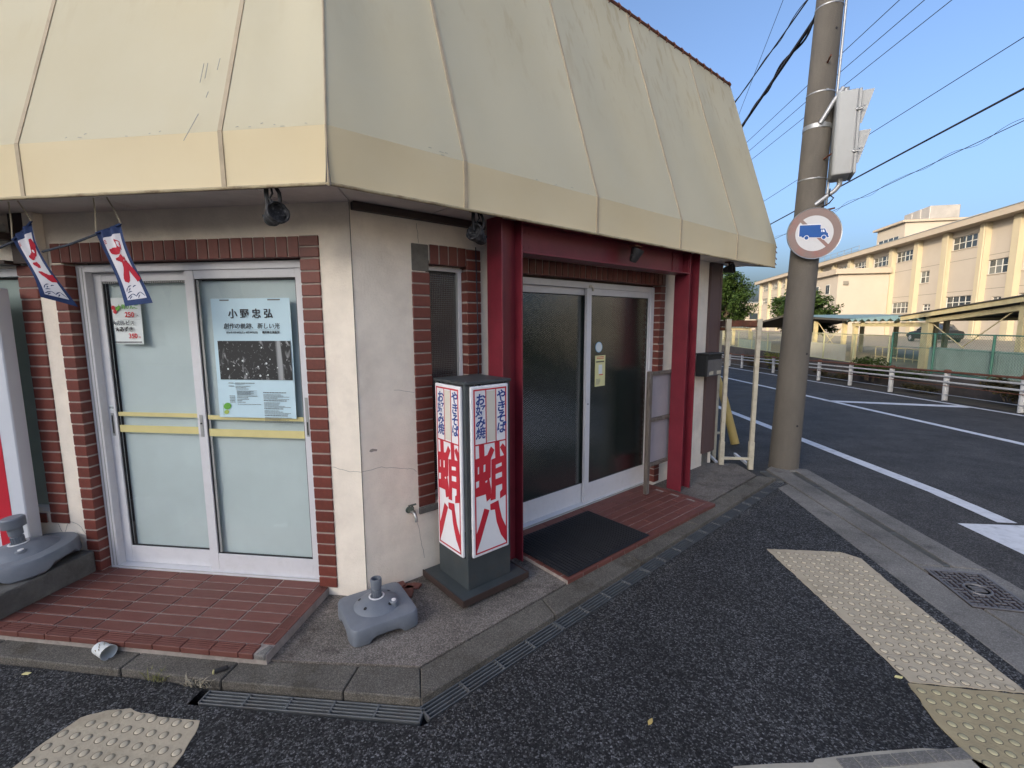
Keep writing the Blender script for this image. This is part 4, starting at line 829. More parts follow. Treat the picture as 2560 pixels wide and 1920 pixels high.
# ---- white board with a red stripe before the window
wb = thing('upright_signboard', 'white upright signboard with red stripe at the left edge', 'signboard', (-3.62, 2.36, 0.09), R(4))
BX('board', mat('board_white', (0.60, 0.63, 0.68), 0.45, 0.05, 3), wb, -0.42, 0.235, -0.02, 0.06, 0.0, 1.83, bev=0.006)
BX('red_stripe', M['signred'], wb, 0.045, 0.140, -0.0222, -0.0203, 0.02, 1.15); BX('yellow_patch', M['yellow'], wb, -0.09, 0.0, -0.0222, -0.0203, 1.16, 1.24)
# ---- wall tap
tp = thing('wall_tap', 'small weathered tap on the cream wall below the narrow window', 'tap', tuple(RWp(0.293, 0.0, 0.52)), R(A))
MB().lathe([(0.022, 0), (0.022, 0.006), (0.012, 0.010), (0.012, 0.05), (0, 0.05)], 16).build('flange', M['brass'], tp, (0, 0, 0), (R(90), 0, 0), smooth=True)
MB().tube([(0, -0.045, 0.0), (0, -0.062, 0.004), (0, -0.085, -0.006), (0, -0.098, -0.03), (0, -0.100, -0.048)], [0.013, 0.014, 0.011, 0.010, 0.010], 12).build('spout', M['chrome'], tp, smooth=True)
MB().lathe([(0.011, 0), (0.011, 0.03), (0.007, 0.034), (0.007, 0.05), (0, 0.05)], 12, (0, -0.05, 0.0)).build('bonnet', M['brass'], tp, smooth=True); MB().tube([(-0.026, -0.05, 0.046), (0.026, -0.05, 0.046)], 0.006, 8).build('handle', M['brass'], tp)
# ---- board on wooden frame leaning by the door
ob = thing('framed_board', 'weathered wooden frame with lilac grey board leaning beside the entrance', 'notice board', tuple(RWp(2.72, 0.14, 0.066)), R(A))
MB().box(-0.018, 0.024, -0.022, 0.018, 0.0, 1.185).build('upright', M['weathered'], ob, bev=0.003)
MB().box(0.46, 0.50, -0.010, 0.025, 0.20, 1.185).build('upright', M['weathered'], ob, bev=0.003)
for z in (0.26, 0.70, 1.145): MB().box(0.0245, 0.4595, -0.014, 0.014, z, z + 0.034).build('cross_rail', M['weathered'], ob, bev=0.003)
BX('panel', M['boardface'], ob, 0.02, 0.48, 0.0145, 0.021, 0.262, 1.17)
for z in (1.16, 0.72, 0.28): MB().lathe([(0, 0), (.004, 0), (.004, .002), (0, .002)], 8).build('nail', M['rust'], ob, (0.002, -0.022, z), (R(90), 0, 0))
# ---- mailbox
mb_ = thing('mailbox', 'dark steel wall mailbox on the brown pillar', 'mailbox', tuple(RWp(3.93, 0.03, 1.12)), R(A))
MB().box(-0.17, 0.16, -0.13, 0.0, 0.0, 0.235).build('case', M['mailbox'], mb_, bev=0.006); MB().box(-0.178, 0.168, -0.148, 0.0, 0.2355, 0.252).build('lid', M['mailbox'], mb_, bev=0.004)
fd = MB().box(-0.158, 0.148, -0.1375, -0.1305, 0.005, 0.180).build('flap', M['mailface'], mb_, bev=0.002)
for x in (-0.13, 0.04): BX('name_label', M['creamsteel'], fd, x, x + 0.09, -0.1395, -0.138, 0.018, 0.056)
BX('slot', M['rubber'], mb_, -0.158, 0.148, -0.1325, -0.1305, 0.188, 0.225)

# ================================================================== RACK, GUY COVER
rk = thing('steel_rack', 'cream painted steel frame standing empty beside the utility pole', 'rack', (1.93, 5.58, -0.01), R(0))
def post(x, y, sl, z0=0.0, z1=1.745):
    p = BX('post', M['creamsteel'], rk, x - .022, x + .022, y - .022, y + .022, z0, z1, bev=0.002)
    if sl: MB().box(x - .027, x + .027, y - .027, y + .027, 0.0, 0.33).build('foot_sleeve', M['creamsteel'], p, bev=0.002); MB().box(x - .027, x + .027, y - .027, y + .027, 1.63, 1.75).build('corner_sleeve', M['creamsteel'], p, bev=0.002)
post(-0.165, 0, True); post(0.165, 0, True); post(-0.125, 0.42, False)
MB().box(-0.138, 0.138, -0.018, 0.018, 1.665, 1.735).build('top_rail', M['rust'], rk, bev=0.002); MB().prism([(-0.182, 0.028), (-0.148, 0.028), (-0.108, 0.40), (-0.142, 0.40)], 1.665, 1.735).build('top_rail', M['rust'], rk, bev=0.002); MB().prism([(-0.40, 0.30), (-0.40, 0.27), (-0.20, 0.0), (-0.19, 0.025)], 1.62, 1.66).build('top_rail', M['rust'], rk, bev=0.002)
MB().box(-0.138, 0.138, -0.015, 0.015, 0.11, 0.14).build('bottom_rail', M['creamsteel'], rk, bev=0.002)
MB().tube([(-0.40, 0.42, 0.33), (-0.02, 0.42, 0.33)], 0.017, 8).build('side_bar', M['creamsteel'], rk)
MB().box(0.15, 0.18, 0.025, 0.528, 0.02, 0.05).build('bottom_rail', M['white'], rk, bev=0.002); MB().box(-0.19, -0.16, 0.025, 0.528, 0.02, 0.05).build('bottom_rail', M['white'], rk, bev=0.002)
gc = tag(MB().tube([(1.95, 7.75, 1.95), (2.10, 7.45, 1.25), (2.27, 7.16, 0.55), (2.40, 7.0, -0.07)], [0.035, 0.045, 0.055, 0.062], 14).build('guy_wire_cover', M['guyyellow'], smooth=True), 'slanting yellow tube guarding a guy wire behind the rack', 'guy cover')

# ================================================================== UTILITY POLE, ROAD SIGN, PEDESTRIAN SIGNAL
PX, PY = 2.52, 5.72
LEAN = R(1.45)
up_ = thing('utility_pole', 'tall grey concrete utility pole at the pavement corner', 'utility pole', (PX, PY, -0.03)); up_.rotation_euler = (0, LEAN, 0)
def pr_(z): return 0.158 - z * 0.0063
MB().lathe([(pr_(z), z) for z in (0, 2, 4, 6, 8, 10, 11.5)] + [(0, 11.52)], 32).build('shaft', M['poleconc'], up_, smooth=True)
def band(z, m, h_=0.012, tail=True, tilt=0.0):
    b = MB().lathe([(pr_(z) + .001, 0), (pr_(z) + .004, 0.001), (pr_(z) + .004, h_), (pr_(z) + .001, h_)], 32).build('steel_band', M[m], up_, (0, 0, z), (R(tilt), R(-tilt), 0), smooth=True)
    if tail: BX('band_buckle', M[m], b, -0.012, 0.012, -pr_(z) - .012, -pr_(z) - .003, -.003, h_ + .003)
for z in (3.27, 4.15, 5.0, 7.2): band(z, 'galv', tilt=1.5)
band(3.79, 'galv', 0.045)
for k, (z, a) in enumerate(((2.95, 40), (3.46, -15), (4.42, -40), (5.35, 30))): MB().tube([(pr_(z) * math.cos(R(a - 60)), pr_(z) * math.sin(R(a - 60)), z), ((pr_(z) + .10) * math.cos(R(a - 60)), (pr_(z) + .10) * math.sin(R(a - 60)), z + 0.02)], [0.010, 0.009], 8).build('step_bolt', M['rust'], up_)
for z, a in ((0.55, -75), (1.38, -62), (4.75, -75)): MB().lathe([(0, 0), (0.014, 0), (0.012, 0.003), (0, 0.003)], 10).build('bolt_hole', M['rubber'], up_, ((pr_(z)) * math.cos(R(a)), pr_(z) * math.sin(R(a)), z), (R(90), 0, R(a + 90)))
MB().tube([(0.155 * math.cos(R(-20)), 0.155 * math.sin(R(-20)), 3.0), (0.128 * math.cos(R(-20)), 0.128 * math.sin(R(-20)), 8.5)], 0.013, 8).build('cable_conduit', M['galv'], up_)
# round sign: no lorries
rs = thing('road_sign', 'faded round no lorries sign with blue truck on the pole', 'road sign', (PX + 0.055, PY - 0.200, 2.650), R(-4)); rs.scale = (0.89, 0.89, 0.89)
MB().lathe([(0, 0.0), (0.296, 0.0), (0.303, 0.004), (0.303, -0.012), (0.298, -0.014), (0, -0.006)], 56).build('disc', M['galv'], rs, (0, 0, 0), (R(90), 0, 0), smooth=True)
def flat_poly(name, polys, m, parent, y, holes=()):
    c = bpy.data.curves.new('c', 'CURVE'); c.dimensions = '2D'; c.fill_mode = 'BOTH'; c.extrude = 0.0005
    for pl_ in list(polys) + list(holes):
        sp = c.splines.new('POLY'); sp.points.add(len(pl_) - 1); sp.use_cyclic_u = True
        for i, p in enumerate(pl_): sp.points[i].co = (p[0], p[1], 0, 1)
    o = bpy.data.objects.new('c', c); COL.objects.link(o)
    me = bpy.data.meshes.new_from_object(o.evaluated_get(bpy.context.evaluated_depsgraph_get())); bpy.data.objects.remove(o); bpy.data.curves.remove(c)
    me.materials.clear(); me.materials.append(m); return put(name, me, parent, (0, y, 0), (R(90), 0, 0))
def circ(r_, n=56, cx=0, cy=0): return [(cx + r_ * math.cos(2 * math.pi * i / n), cy + r_ * math.sin(2 * math.pi * i / n)) for i in range(n)]
flat_poly('white_face', [circ(0.212)], mat('sign_white_face', (0.62, 0.62, 0.63), 0.5, 0.06, 6, stain=(0.45, 0.44, 0.43), sstr=0.5, sscale=6), rs, -0.0012)
flat_poly('red_ring', [circ(0.292)], M['fadedred'], rs, -0.0014, [circ(0.209)])
k45 = math.sqrt(.5); wv = 0.019
flat_poly('red_bar', [[(-0.212 * k45 - wv * k45, 0.212 * k45 - wv * k45), (0.212 * k45 - wv * k45, -0.212 * k45 - wv * k45), (0.212 * k45 + wv * k45, -0.212 * k45 + wv * k45), (-0.212 * k45 + wv * k45, 0.212 * k45 + wv * k45)]], M['fadedred'], rs, -0.0022)
tb = mat('truck_blue', (0.014, 0.090, 0.33), 0.5, 0.06, 6)
body = [(-0.155, 0.080), (0.062, 0.080), (0.062, 0.038), (0.108, 0.038), (0.128, -0.005), (0.142, -0.012), (0.146, -0.040), (0.152, -0.044), (0.152, -0.056), (0.125, -0.056), (-0.128, -0.050), (-0.128, -0.040), (-0.155, -0.038)]
body = [(x * 1.06 - .003, y * 1.1 + .01) for x, y in body]
flat_poly('white_gap', [[(x * 1.05, y * 1.10) for x, y in body]], M['signwhite'], rs, -0.0032)
tk = flat_poly('truck_symbol', [body], tb, rs, -0.0042)
for cx in (-0.085, 0.105): flat_poly('truck_wheel_gap', [circ(0.029, 20, cx, -0.050)], M['signwhite'], rs, -0.0048); flat_poly('truck_wheel', [circ(0.022, 20, cx, -0.050)], tb, rs, -0.0054)
flat_poly('cab_window', [[(0.072, 0.040), (0.082, 0.040), (0.082, 0.012), (0.072, 0.012)], [(0.088, 0.040), (0.101, 0.040), (0.112, 0.012), (0.088, 0.012)]], M['signwhite'], rs, -0.0054)
for x in (-.08, .09): MB().box(x - .01, x + .01, 0.006, 0.07, -0.012, 0.012).build('clamp', M['galv'], rs)
# pedestrian signal seen from its side
ps_ = thing('pedestrian_signal', 'grey pedestrian signal housing with visors held off the pole', 'traffic signal', (2.80, 5.53, 3.19), R(-20)); ps_.scale = (0.9, 0.8, 1.0)
MB().prism([(-0.115, -0.18), (-0.085, -0.205), (0.075, -0.205), (0.085, -0.20), (0.085, 0.20), (0.075, 0.205), (-0.085, 0.205), (-0.115, 0.18)], 0.02, 0.83).build('housing', M['signalgrey'], ps_, bev=0.018, seg=3, smooth=True)
MB().prism([(0.0855, -0.20), (0.115, -0.20), (0.115, 0.20), (0.0855, 0.20)], 0.02, 0.83).build('front_door', M['signalgrey'], ps_, bev=0.006)
for z in (0.50, 0.12):
    mb = MB(); W_ = 0.165
    for x0, y0, x1, y1 in (): pass
    mb.add([(0.116, -W_, z + .30), (0.116, W_, z + .30), (0.225, W_, z + .30), (0.225, -W_, z + .30), (0.116, -W_, z + .31), (0.116, W_, z + .31), (0.225, W_, z + .31), (0.225, -W_, z + .31)], [(0, 1, 2, 3), (7, 6, 5, 4), (0, 3, 7, 4), (1, 5, 6, 2), (3, 2, 6, 7)])
    for s in (-1, 1): mb.add([(0.116, s * W_, z), (0.135, s * W_, z), (0.225, s * W_, z + .30), (0.116, s * W_, z + .30), (0.116, s * (W_ - .006), z), (0.135, s * (W_ - .006), z), (0.225, s * (W_ - .006), z + .30), (0.116, s * (W_ - .006), z + .30)], [(0, 1, 2, 3), (7, 6, 5, 4), (1, 5, 6, 2), (0, 4, 5, 1)])
    mb.build('visor', M['signalgrey'], ps_); BX('lens', M['blackmetal'], ps_, 0.1155, 0.118, -0.15, 0.15, z + .01, z + .29)
for z in (0.62, 0.22): MB().box(0.06, 0.13, -0.222, -0.206, z, z + 0.02).build('hinge', M['galv'], ps_, bev=0.003); MB().tube([(0.08, -.225, z + .012), (0.15, -.225, z + .03)], .006, 6).build('hinge_pin', M['galv'], ps_)
MB().tube([(-0.01, 0, 0.02), (-0.01, 0, -0.05), (-0.05, -.01, -0.10), (-0.24, -0.02, -0.23)], [.030, .028, .024, .024], 12).build('support_arm', M['galv'], ps_, smooth=True)
MB().tube([(-0.02, 0, 0.83), (-0.02, 0, 0.91), (-0.05, -.02, .91), (-0.14, -0.05, 0.78), (-0.25, -0.03, 0.60)], [.032, .036, .028, .024, .024], 12).build('support_arm', M['galv'], ps_, smooth=True)
MB().tube([(-0.10, -0.02, -0.08), (-.11, -.05, -.14), (-.06, -.04, -.18), (-.10, -.05, -.23), (-.17, 0, -.26)], .008, 8).build('signal_flex', M['cable'], ps_, smooth=True)

# ================================================================== OVERHEAD WIRES
def wire(label, x0, x1, h_, r_, y0=-14, y1=70, sag=0.10, n=40, wav=None, dip=0, ys=None):
    """line running along the road; x0, x1 its offset at y=12 and y=22"""
    pts = []
    for i in range(n + 1):
        y = y0 + (y1 - y0) * i / n; x = x0 + (x1 - x0) * (y - 12) / 10; t = ((y - 15) % 36) / 36; z = h_ - dip * (y - 12) / 10 - sag * 4 * t * (1 - t) * 0.3
        pts.append((x, y, z))
    mb = MB().tube(pts, r_, 6)
    if wav:
        q = []
        for i in range(n * 14 + 1):
            y = y0 + (y1 - y0) * i / (n * 14); x = x0 + (x1 - x0) * (y - 12) / 10; t = ((y - 15) % 36) / 36; z = h_ - dip * (y - 12) / 10 - sag * 4 * t * (1 - t) * 0.3
            q.append((x + wav * math.cos(y * 3.1) * (1 + .5 * math.sin(y * .9)), y, z + wav * math.sin(y * 3.1 + math.sin(y))))
        mb.tube(q, r_ * 0.6, 5)
    return tag(mb.build('overhead_wire', M['cable']), label, 'wire', 'overhead wires along the road')
wire('faint thin wire crossing the two bundled cables left of the pole', 4.63, 6.4, 9.0, 0.006)
wire('double cable with clamps, uppermost of the bundle left of the pole', 4.53, 4.67, 8.0, 0.015, wav=0.03)
wire('thick black cable bundle with loose strands left of the pole', 4.35, 5.10, 7.0, 0.034, wav=0.045)
wire('leftmost of three parallel thin wires passing behind the pole', 7.34, 6.89, 9.0, 0.010)
wire('middle of three parallel thin wires passing behind the pole', 7.92, 7.38, 9.0, 0.010)
wire('lowest of three parallel thin wires passing behind the pole', 8.55, 7.95, 9.0, 0.010)
wire('single thin wire meeting the signal from the right', 7.52, 7.45, 6.5, 0.008)
wire('thick dark cable running right from below the signal', 8.29, 8.52, 6.0, 0.022)
wire('spiral wrapped cable, lowest of the wires right of the pole', 8.74, 9.21, 5.6, 0.008, wav=0.05)
# ================================================================== GROUND
def sheet(name, polys, m, kind='structure', parent=None):
    mb = MB()
    for p in polys: mb.add(p, [tuple(range(len(p)))])
    o = mb.build(name, m, parent)
    if parent is None: tag(o, kind=kind)
    return o
ys = [-300, 5, 30, 700]
def gz(y): return -0.25 + zr(y)
sheet('ground', [[(-500, a, gz(a)), (500, a, gz(a)), (500, b, gz(b)), (-500, b, gz(b))] for a, b in zip(ys[:-1], ys[1:])], M['ground'])
# pavement: open-graded asphalt
pav = sheet('pavement', [[(-9, 1.79, 0), (-9, -6, 0), (2.28, -6, 0), (2.184, 2.33, 0), (2.13, 4.925, 0), (-0.612, 1.695, 0), (-1.70, 1.675, 0), (-1.70, 1.765, 0), (-1.9, 1.782, 0)]], M['asphalt'])
# street behind the camera
sheet('side_street', [[(-60, -6, -0.002), (-60, -13, -0.002), (2.2, -13, -0.002), (2.28, -6, -0.002)], [(-60, 1.6, -0.004), (-60, -6, -0.004), (-9, -6, -0.004), (-9, 1.6, -0.004)]], M['road'])
# concrete apron round the shop, its kerb band and the drain trench
apron = sheet('apron', [], M['washed']) if False else MB().prism([(-9, 1.965), (-1.45, 1.935), (-0.715, 1.985), (2.02, 5.20), (1.95, 5.62), (1.62, 5.62), (-1.2, 2.7), (-9, 2.7)], -0.10, 0.040).build('apron', M['washed']); tag(apron, kind='structure')
kb = thing('kerb_band', 'worn concrete kerb band edging the shop apron', 'kerb', (-0.7, 1.9, 0)); KB = Vector((-0.7, 1.9, 0))
def off(poly): return [(p[0] - KB.x, p[1] - KB.y) for p in poly]
def kerb(poly): MB().prism(off(poly), -0.10, 0.034).build('kerb_stone', M['kerb'], kb, bev=0.005)
for a, b in ((-9, -6.3), (-6.29, -4.2), (-4.19, -2.98), (-2.975, -2.17), (-2.165, -1.625)): kerb([(a, 1.795), (b, 1.788 if b < -1.7 else 1.785), (b, 1.93 if b > -1.7 else 1.96), (a, 1.97)])
kerb([(-1.62, 1.785), (-1.02, 1.795), (-1.02, 1.958), (-1.62, 1.922)]); kerb([(-1.015, 1.795), (-0.652, 1.803), (-0.717, 1.982), (-1.015, 1.962)])
cin0, cin1 = Vector((-0.650, 1.803)), Vector((2.215, 5.165)); cot0, cot1 = Vector((-0.713, 1.985)), Vector((2.035, 5.20))
for k in range(5):
    a, b = k / 5 + (0.0006 if k else 0), (k + 1) / 5 - 0.0006
    p = [cin0.lerp(cin1, a), cin0.lerp(cin1, b), cot0.lerp(cot1, b), cot0.lerp(cot1, a)]; kerb([(v.x, v.y) for v in p])
trench = MB().prism([(-1.70, 1.66), (-0.61, 1.68), (2.30, 5.05), (2.21, 5.20), (-0.66, 1.82), (-1.70, 1.80)], -0.20, -0.07).build('drain_channel', M['trench']); tag(trench, kind='structure')
def grate(label, p0, p1, wid, z=-0.002, bars=5, cross=0.2, group='steel drain grates along the kerb', bw=0.0030):
    """bar grate from p0 to p1 (centre line)"""
    p0, p1 = Vector((*p0, 0)), Vector((*p1, 0)); d_ = p1 - p0; L_ = d_.length; t = thing('drain_grate', label, 'drain grate', (p0.x, p0.y, z), math.atan2(d_.y, d_.x), group)
    for k in range(bars):
        y = -wid / 2 + wid * k / (bars - 1); MB().box(0.004, L_ - 0.004, y - bw, y + bw, -0.03, 0.0).build('bar', M['galvgrate'], t, bev=0.0012)
    n = max(2, round(L_ / cross))
    for k in range(n + 1):
        x = 0.006 + (L_ - 0.012) * k / n; MB().box(x - .004, x + .004, -wid / 2, wid / 2, -0.024, 0.0015).build('cross_bar', M['galvgrate'], t)
    return t
grate('drain grate before the tiled step, left of the corner', (-1.665, 1.728), (-0.628, 1.755), 0.070)
q0, q1 = Vector((-0.628, 1.762)), Vector((2.236, 5.125)); names = ['nearest the corner', 'second from the corner', 'third from the corner, before the doormat', 'fourth from the corner, past the doormat', 'farthest, ending near the pole']
for k in range(5):
    a, b = q0.lerp(q1, k / 5), q0.lerp(q1, (k + 1) / 5); grate('long grate along the entrance kerb, ' + names[k], (a.x, a.y), (b.x, b.y), 0.080)
grate('short dark grate beside the foot of the pole', (2.25, 5.14), (2.21, 5.50), 0.07)
MB().prism([(2.20, 5.16), (2.30, 5.12), (2.27, 5.54), (2.16, 5.54)], -0.18, -0.06).build('drain_sump', M['trench']); tag(bpy.data.objects['drain_sump'], kind='structure')
# gutter strips along the road
gt = tag(MB().prism([(2.13, 4.925), (2.184, 2.33), (2.28, -6), (2.78, -6), (2.452, 2.6), (2.405, 3.39), (2.292, 5.06)], -0.12, 0.002).build('gutter_strip', M['gutter'], bev=0.004), kind='structure')
gl = tag(MB().prism([(2.305, 5.06), (2.417, 3.40), (2.60, 3.40), (2.492, 5.52), (2.30, 5.60), (2.27, 5.56)], -0.12, 0.003).prism([(2.575, 5.52), (2.655, 3.40), (2.852, 3.38), (2.735, 5.62), (2.55, 5.64)], -0.12, 0.003).prism([(2.30, 5.601), (2.492, 5.521), (2.575, 5.521), (2.549, 5.64), (2.40, 5.72)], -0.12, 0.003)
        .prism([(2.417, 3.395), (2.852, 3.376), (2.862, 3.13), (3.2, -6), (2.80, -6), (2.455, 2.75)], -0.12, 0.0035).build('gutter', M['gutter'], bev=0.003), kind='structure')
MB().prism([(2.48, 5.52), (2.58, 5.52), (2.66, 3.40), (2.59, 3.40)], -0.14, -0.05).build('slot_channel', M['trench']); tag(bpy.data.objects['slot_channel'], kind='structure')
grate('slotted gutter grate, far half beside the pole', (2.533, 5.50), (2.583, 4.47), 0.058, -0.004, 4, 0.5, 'slotted grates in the road gutter', 0.0025); grate('slotted gutter grate, near half before the iron cover', (2.584, 4.45), (2.627, 3.42), 0.052, -0.004, 4, 0.5, 'slotted grates in the road gutter', 0.0025)
# cast iron cover
ic = thing('iron_cover', 'rectangular cast iron drain cover with round emblem in the gutter', 'drain cover', (2.575, 3.10, 0.004), R(-5))
MB().box(-0.168, 0.168, -0.222, 0.222, -0.03, 0.002).build('frame_plate', M['castdark'], ic); MB().box(-0.168, -0.152, -0.222, 0.222, 0.002, 0.010).box(0.152, 0.168, -0.222, 0.222, 0.002, 0.010).box(-0.152, 0.152, 0.206, 0.222, 0.002, 0.010).box(-0.152, 0.152, -0.222, -0.206, 0.002, 0.010).build('rim', M['castiron'], ic, bev=0.002)
for i in range(9):
    for j in range(12):
        x, y = -0.136 + i * 0.034, -0.187 + j * 0.034
        if x * x + y * y < 0.0062: continue
        o = MB().box(-0.0135, 0.0135, -0.0055, 0.0055, 0.002, 0.009); o.build('tread_bar', M['castiron'], ic, (x, y, 0), (0, 0, R(90) if (i // 2 + j // 2) % 2 else 0))
MB().lathe([(0.058, 0.002), (0.062, 0.010), (0.070, 0.010), (0.074, 0.002)], 32).build('emblem_ring', M['castiron'], ic); 
for k in range(4): MB().box(-0.035, 0.035, -0.03 + k * .018, -0.022 + k * .018, 0.002, 0.009).build('emblem_bar', M['castiron'], ic)
# road
yy = [-40, 0, 5, 10, 15, 20, 25, 30, 90]
road = sheet('road', [[(2.70 if b <= 5.6 else 1.9, a, zr(a) - 0.004), (9.38, a, zr(a) - 0.004), (9.38, b, zr(b) - 0.004), (2.70 if b <= 5.6 else 1.9, b, zr(b) - 0.004)] for a, b in zip(yy[:-1], yy[1:])] , M['road'])
def paint(name, poly):
    """thin painted polygon draped on the road, cut at the bends of the road"""
    return MB().add([(x, y, zr(y) + 0.0015) for x, y in poly], [tuple(range(len(poly)))]).build(name, M['roadwhite'], road)
def lane(xa, ya, xb, yb, w_, name='lane_line'):
    cuts = [ya] + [y for y in (5, 10, 15, 20, 25, 30) if min(ya, yb) < y < max(ya, yb)] + [yb]; cuts = sorted(cuts)
    for a, b in zip(cuts[:-1], cuts[1:]):
        fx = lambda y: xa + (xb - xa) * (y - ya) / (yb - ya); n = 10; L_ = [(fx(a + (b - a) * i / n) - w_ / 2 + random.uniform(-.004, .004), a + (b - a) * i / n) for i in range(n + 1)]; R_ = [(fx(a + (b - a) * i / n) + w_ / 2 + random.uniform(-.004, .004), a + (b - a) * i / n) for i in range(n + 1)]
        paint(name, R_ + L_[::-1])
lane(3.35, 11.0, 3.69, 4.25, 0.155); lane(3.35, 11.0, 3.30, 30, 0.155)
lane(6.06, 30, 6.60, 7.6, 0.15); lane(6.60, 7.6, 6.9, -5, 0.15); lane(8.85, 30, 9.10, 10.4, 0.12); lane(9.10, 10.4, 9.12, 2, 0.12)
paint('hatch_line', [(6.38, 12.62), (6.40, 12.28), (8.98, 11.55), (9.06, 11.95)]); paint('stop_mark', [(3.262, 4.19), (3.30, 3.70), (3.36, 2.6), (4.6, 2.6), (4.6, 4.23)])
# ---- tactile sheets
dome_me = {}
def add_ring(me):
    """band of dirt gathered round the foot of a dome"""
    bm = bmesh.new(); bm.from_mesh(me); n = 14; vi = [bm.verts.new((r_ * math.cos(2 * math.pi * j / n), r_ * math.sin(2 * math.pi * j / n), 0.0005)) for r_ in (0.98, 1.22) for j in range(n)]
    for j in range(n): f = bm.faces.new((vi[j], vi[n + j], vi[n + (j + 1) % n], vi[(j + 1) % n])); f.material_index = 1
    bm.to_mesh(me); bm.free(); me.materials.append(M['domedirt'])
M['domedirt'] = mat('dome_dirt', (0.17, 0.145, 0.10), 0.95, 0.3, 40)
def tactile(label, poly, m, dm, u0, v0, du, dv, pitch, rad, loc_z=0.004, seams=()):
    """worn tactile sheet with raised domes; u,v unit axes of the dome grid"""
    cx = sum(p[0] for p in poly) / len(poly); cy = sum(p[1] for p in poly) / len(poly); t = thing('tactile_sheet', label, 'tactile paving', (cx, cy, 0), 0, 'tactile paving sheets on the asphalt')
    edge = []
    for a, b in zip(poly, poly[1:] + poly[:1]):
        L_ = math.hypot(b[0] - a[0], b[1] - a[1]); n = max(2, int(L_ / 0.03))
        for i in range(n):
            j = 0.0 if i == 0 else random.uniform(-.004, .004); nx_, ny_ = -(b[1] - a[1]) / L_, (b[0] - a[0]) / L_; edge.append((a[0] + (b[0] - a[0]) * i / n + nx_ * j - cx, a[1] + (b[1] - a[1]) * i / n + ny_ * j - cy))
    MB().prism(edge, 0.0005, loc_z).build('sheet', m, t)
    for kx in seams: MB().tube([(kx[0] - cx, kx[1] - cy, loc_z), ((kx[0] + kx[2]) / 2 - cx, (kx[1] + kx[3]) / 2 - cy + .003, loc_z), (kx[2] - cx, kx[3] - cy, loc_z)], 0.0014, 4).build('sheet_joint', M['greypatch'], t)
    if dm not in dome_me: dome_me[dm] = MB().lathe([(1.0, 0.0), (0.93, 0.0018), (0.72, 0.0040), (0.4, 0.0048), (0.0, 0.0050)], 14).mesh('dome', M[dm], smooth=True); add_ring(dome_me[dm])
    def inside(x, y):
        c = False; n = len(poly)
        for i in range(n):
            (x1, y1), (x2, y2) = poly[i], poly[i - 1]
            if (y1 > y) != (y2 > y) and x < (x2 - x1) * (y - y1) / (y2 - y1) + x1: c = not c
        return c
    for i in range(-40, 41):
        for j in range(-40, 41):
            x = u0 + i * pitch * du[0] + j * pitch * dv[0]; y = v0 + i * pitch * du[1] + j * pitch * dv[1]
            if inside(x, y) and all(inside(x + ex, y + ey) for ex, ey in ((rad * 1.2, 0), (-rad * 1.2, 0), (0, rad * 1.2), (0, -rad * 1.2))):
                o = put('dome', dome_me[dm], t, (x - cx, y - cy, loc_z)); o.scale = (rad, rad, 1)
a_ = R(-2); U = (math.cos(a_), math.sin(a_)); V = (-math.sin(a_), math.cos(a_))
tactile('long worn beige tactile sheet leading towards the pole', [(1.475, 3.515), (1.99, 3.53), (2.09, 3.44), (2.075, 2.9), (2.085, 2.45), (2.09, 2.205), (1.605, 2.215), (1.57, 2.6), (1.53, 3.0)], M['tactile'], 'dome', 1.80, 2.30, U, V, 0.0605, 0.0155, seams=((1.50, 3.24, 2.08, 3.22), (1.535, 2.94, 2.07, 2.92), (1.56, 2.64, 2.075, 2.62), (1.585, 2.40, 2.08, 2.38), (1.83, 3.5, 1.83, 2.22)))
tactile('yellowish tactile sheet at the lower right corner', [(1.592, 2.205), (2.11, 2.193), (2.13, 1.70), (2.13, 1.2), (1.60, 1.2), (1.565, 1.75), (1.555, 1.98)], M['tactileyellow'], 'domeyellow', 1.62, 2.16, U, V, 0.0605, 0.0155)
tactile('torn patch of beige tactile sheet at the lower left', [(-2.125, 1.40), (-2.10, 1.55), (-2.02, 1.60), (-1.93, 1.622), (-1.86, 1.605), (-1.70, 1.598), (-1.572, 1.602), (-1.540, 1.54), (-1.51, 1.42), (-1.50, 1.15), (-2.10, 1.12)], M['tactile'], 'dome', -1.60, 1.575, U, V, 0.0605, 0.0155)
pt = MB().prism([(0.58, 1.60), (0.636, 1.668), (0.80, 1.70), (0.945, 1.722), (0.96, 1.738), (1.2, 1.80), (1.41, 1.842), (1.53, 1.848), (1.60, 1.79), (1.60, 1.2), (0.6, 1.2)], -0.05, 0.004).build('mortar_patch', mat('pale_mortar', (0.36, 0.33, 0.27), .95, .15, 8, .3, 50, stain=(.2, .18, .15), sstr=.5, sscale=5)); tag(pt, 'pale mortar patch along the lower right edge of the asphalt', 'mortar patch')
for k in range(7): 
    x = 1.05 + k * 0.075; t = put('paver', MB().box(0, 0.072, 0, 0.05, 0, 0.006).mesh('paver', M['gutter'], bev=0.002), pt, (x, 1.700 + k * 0.0165, 0.0015), (0, 0, R(12)))
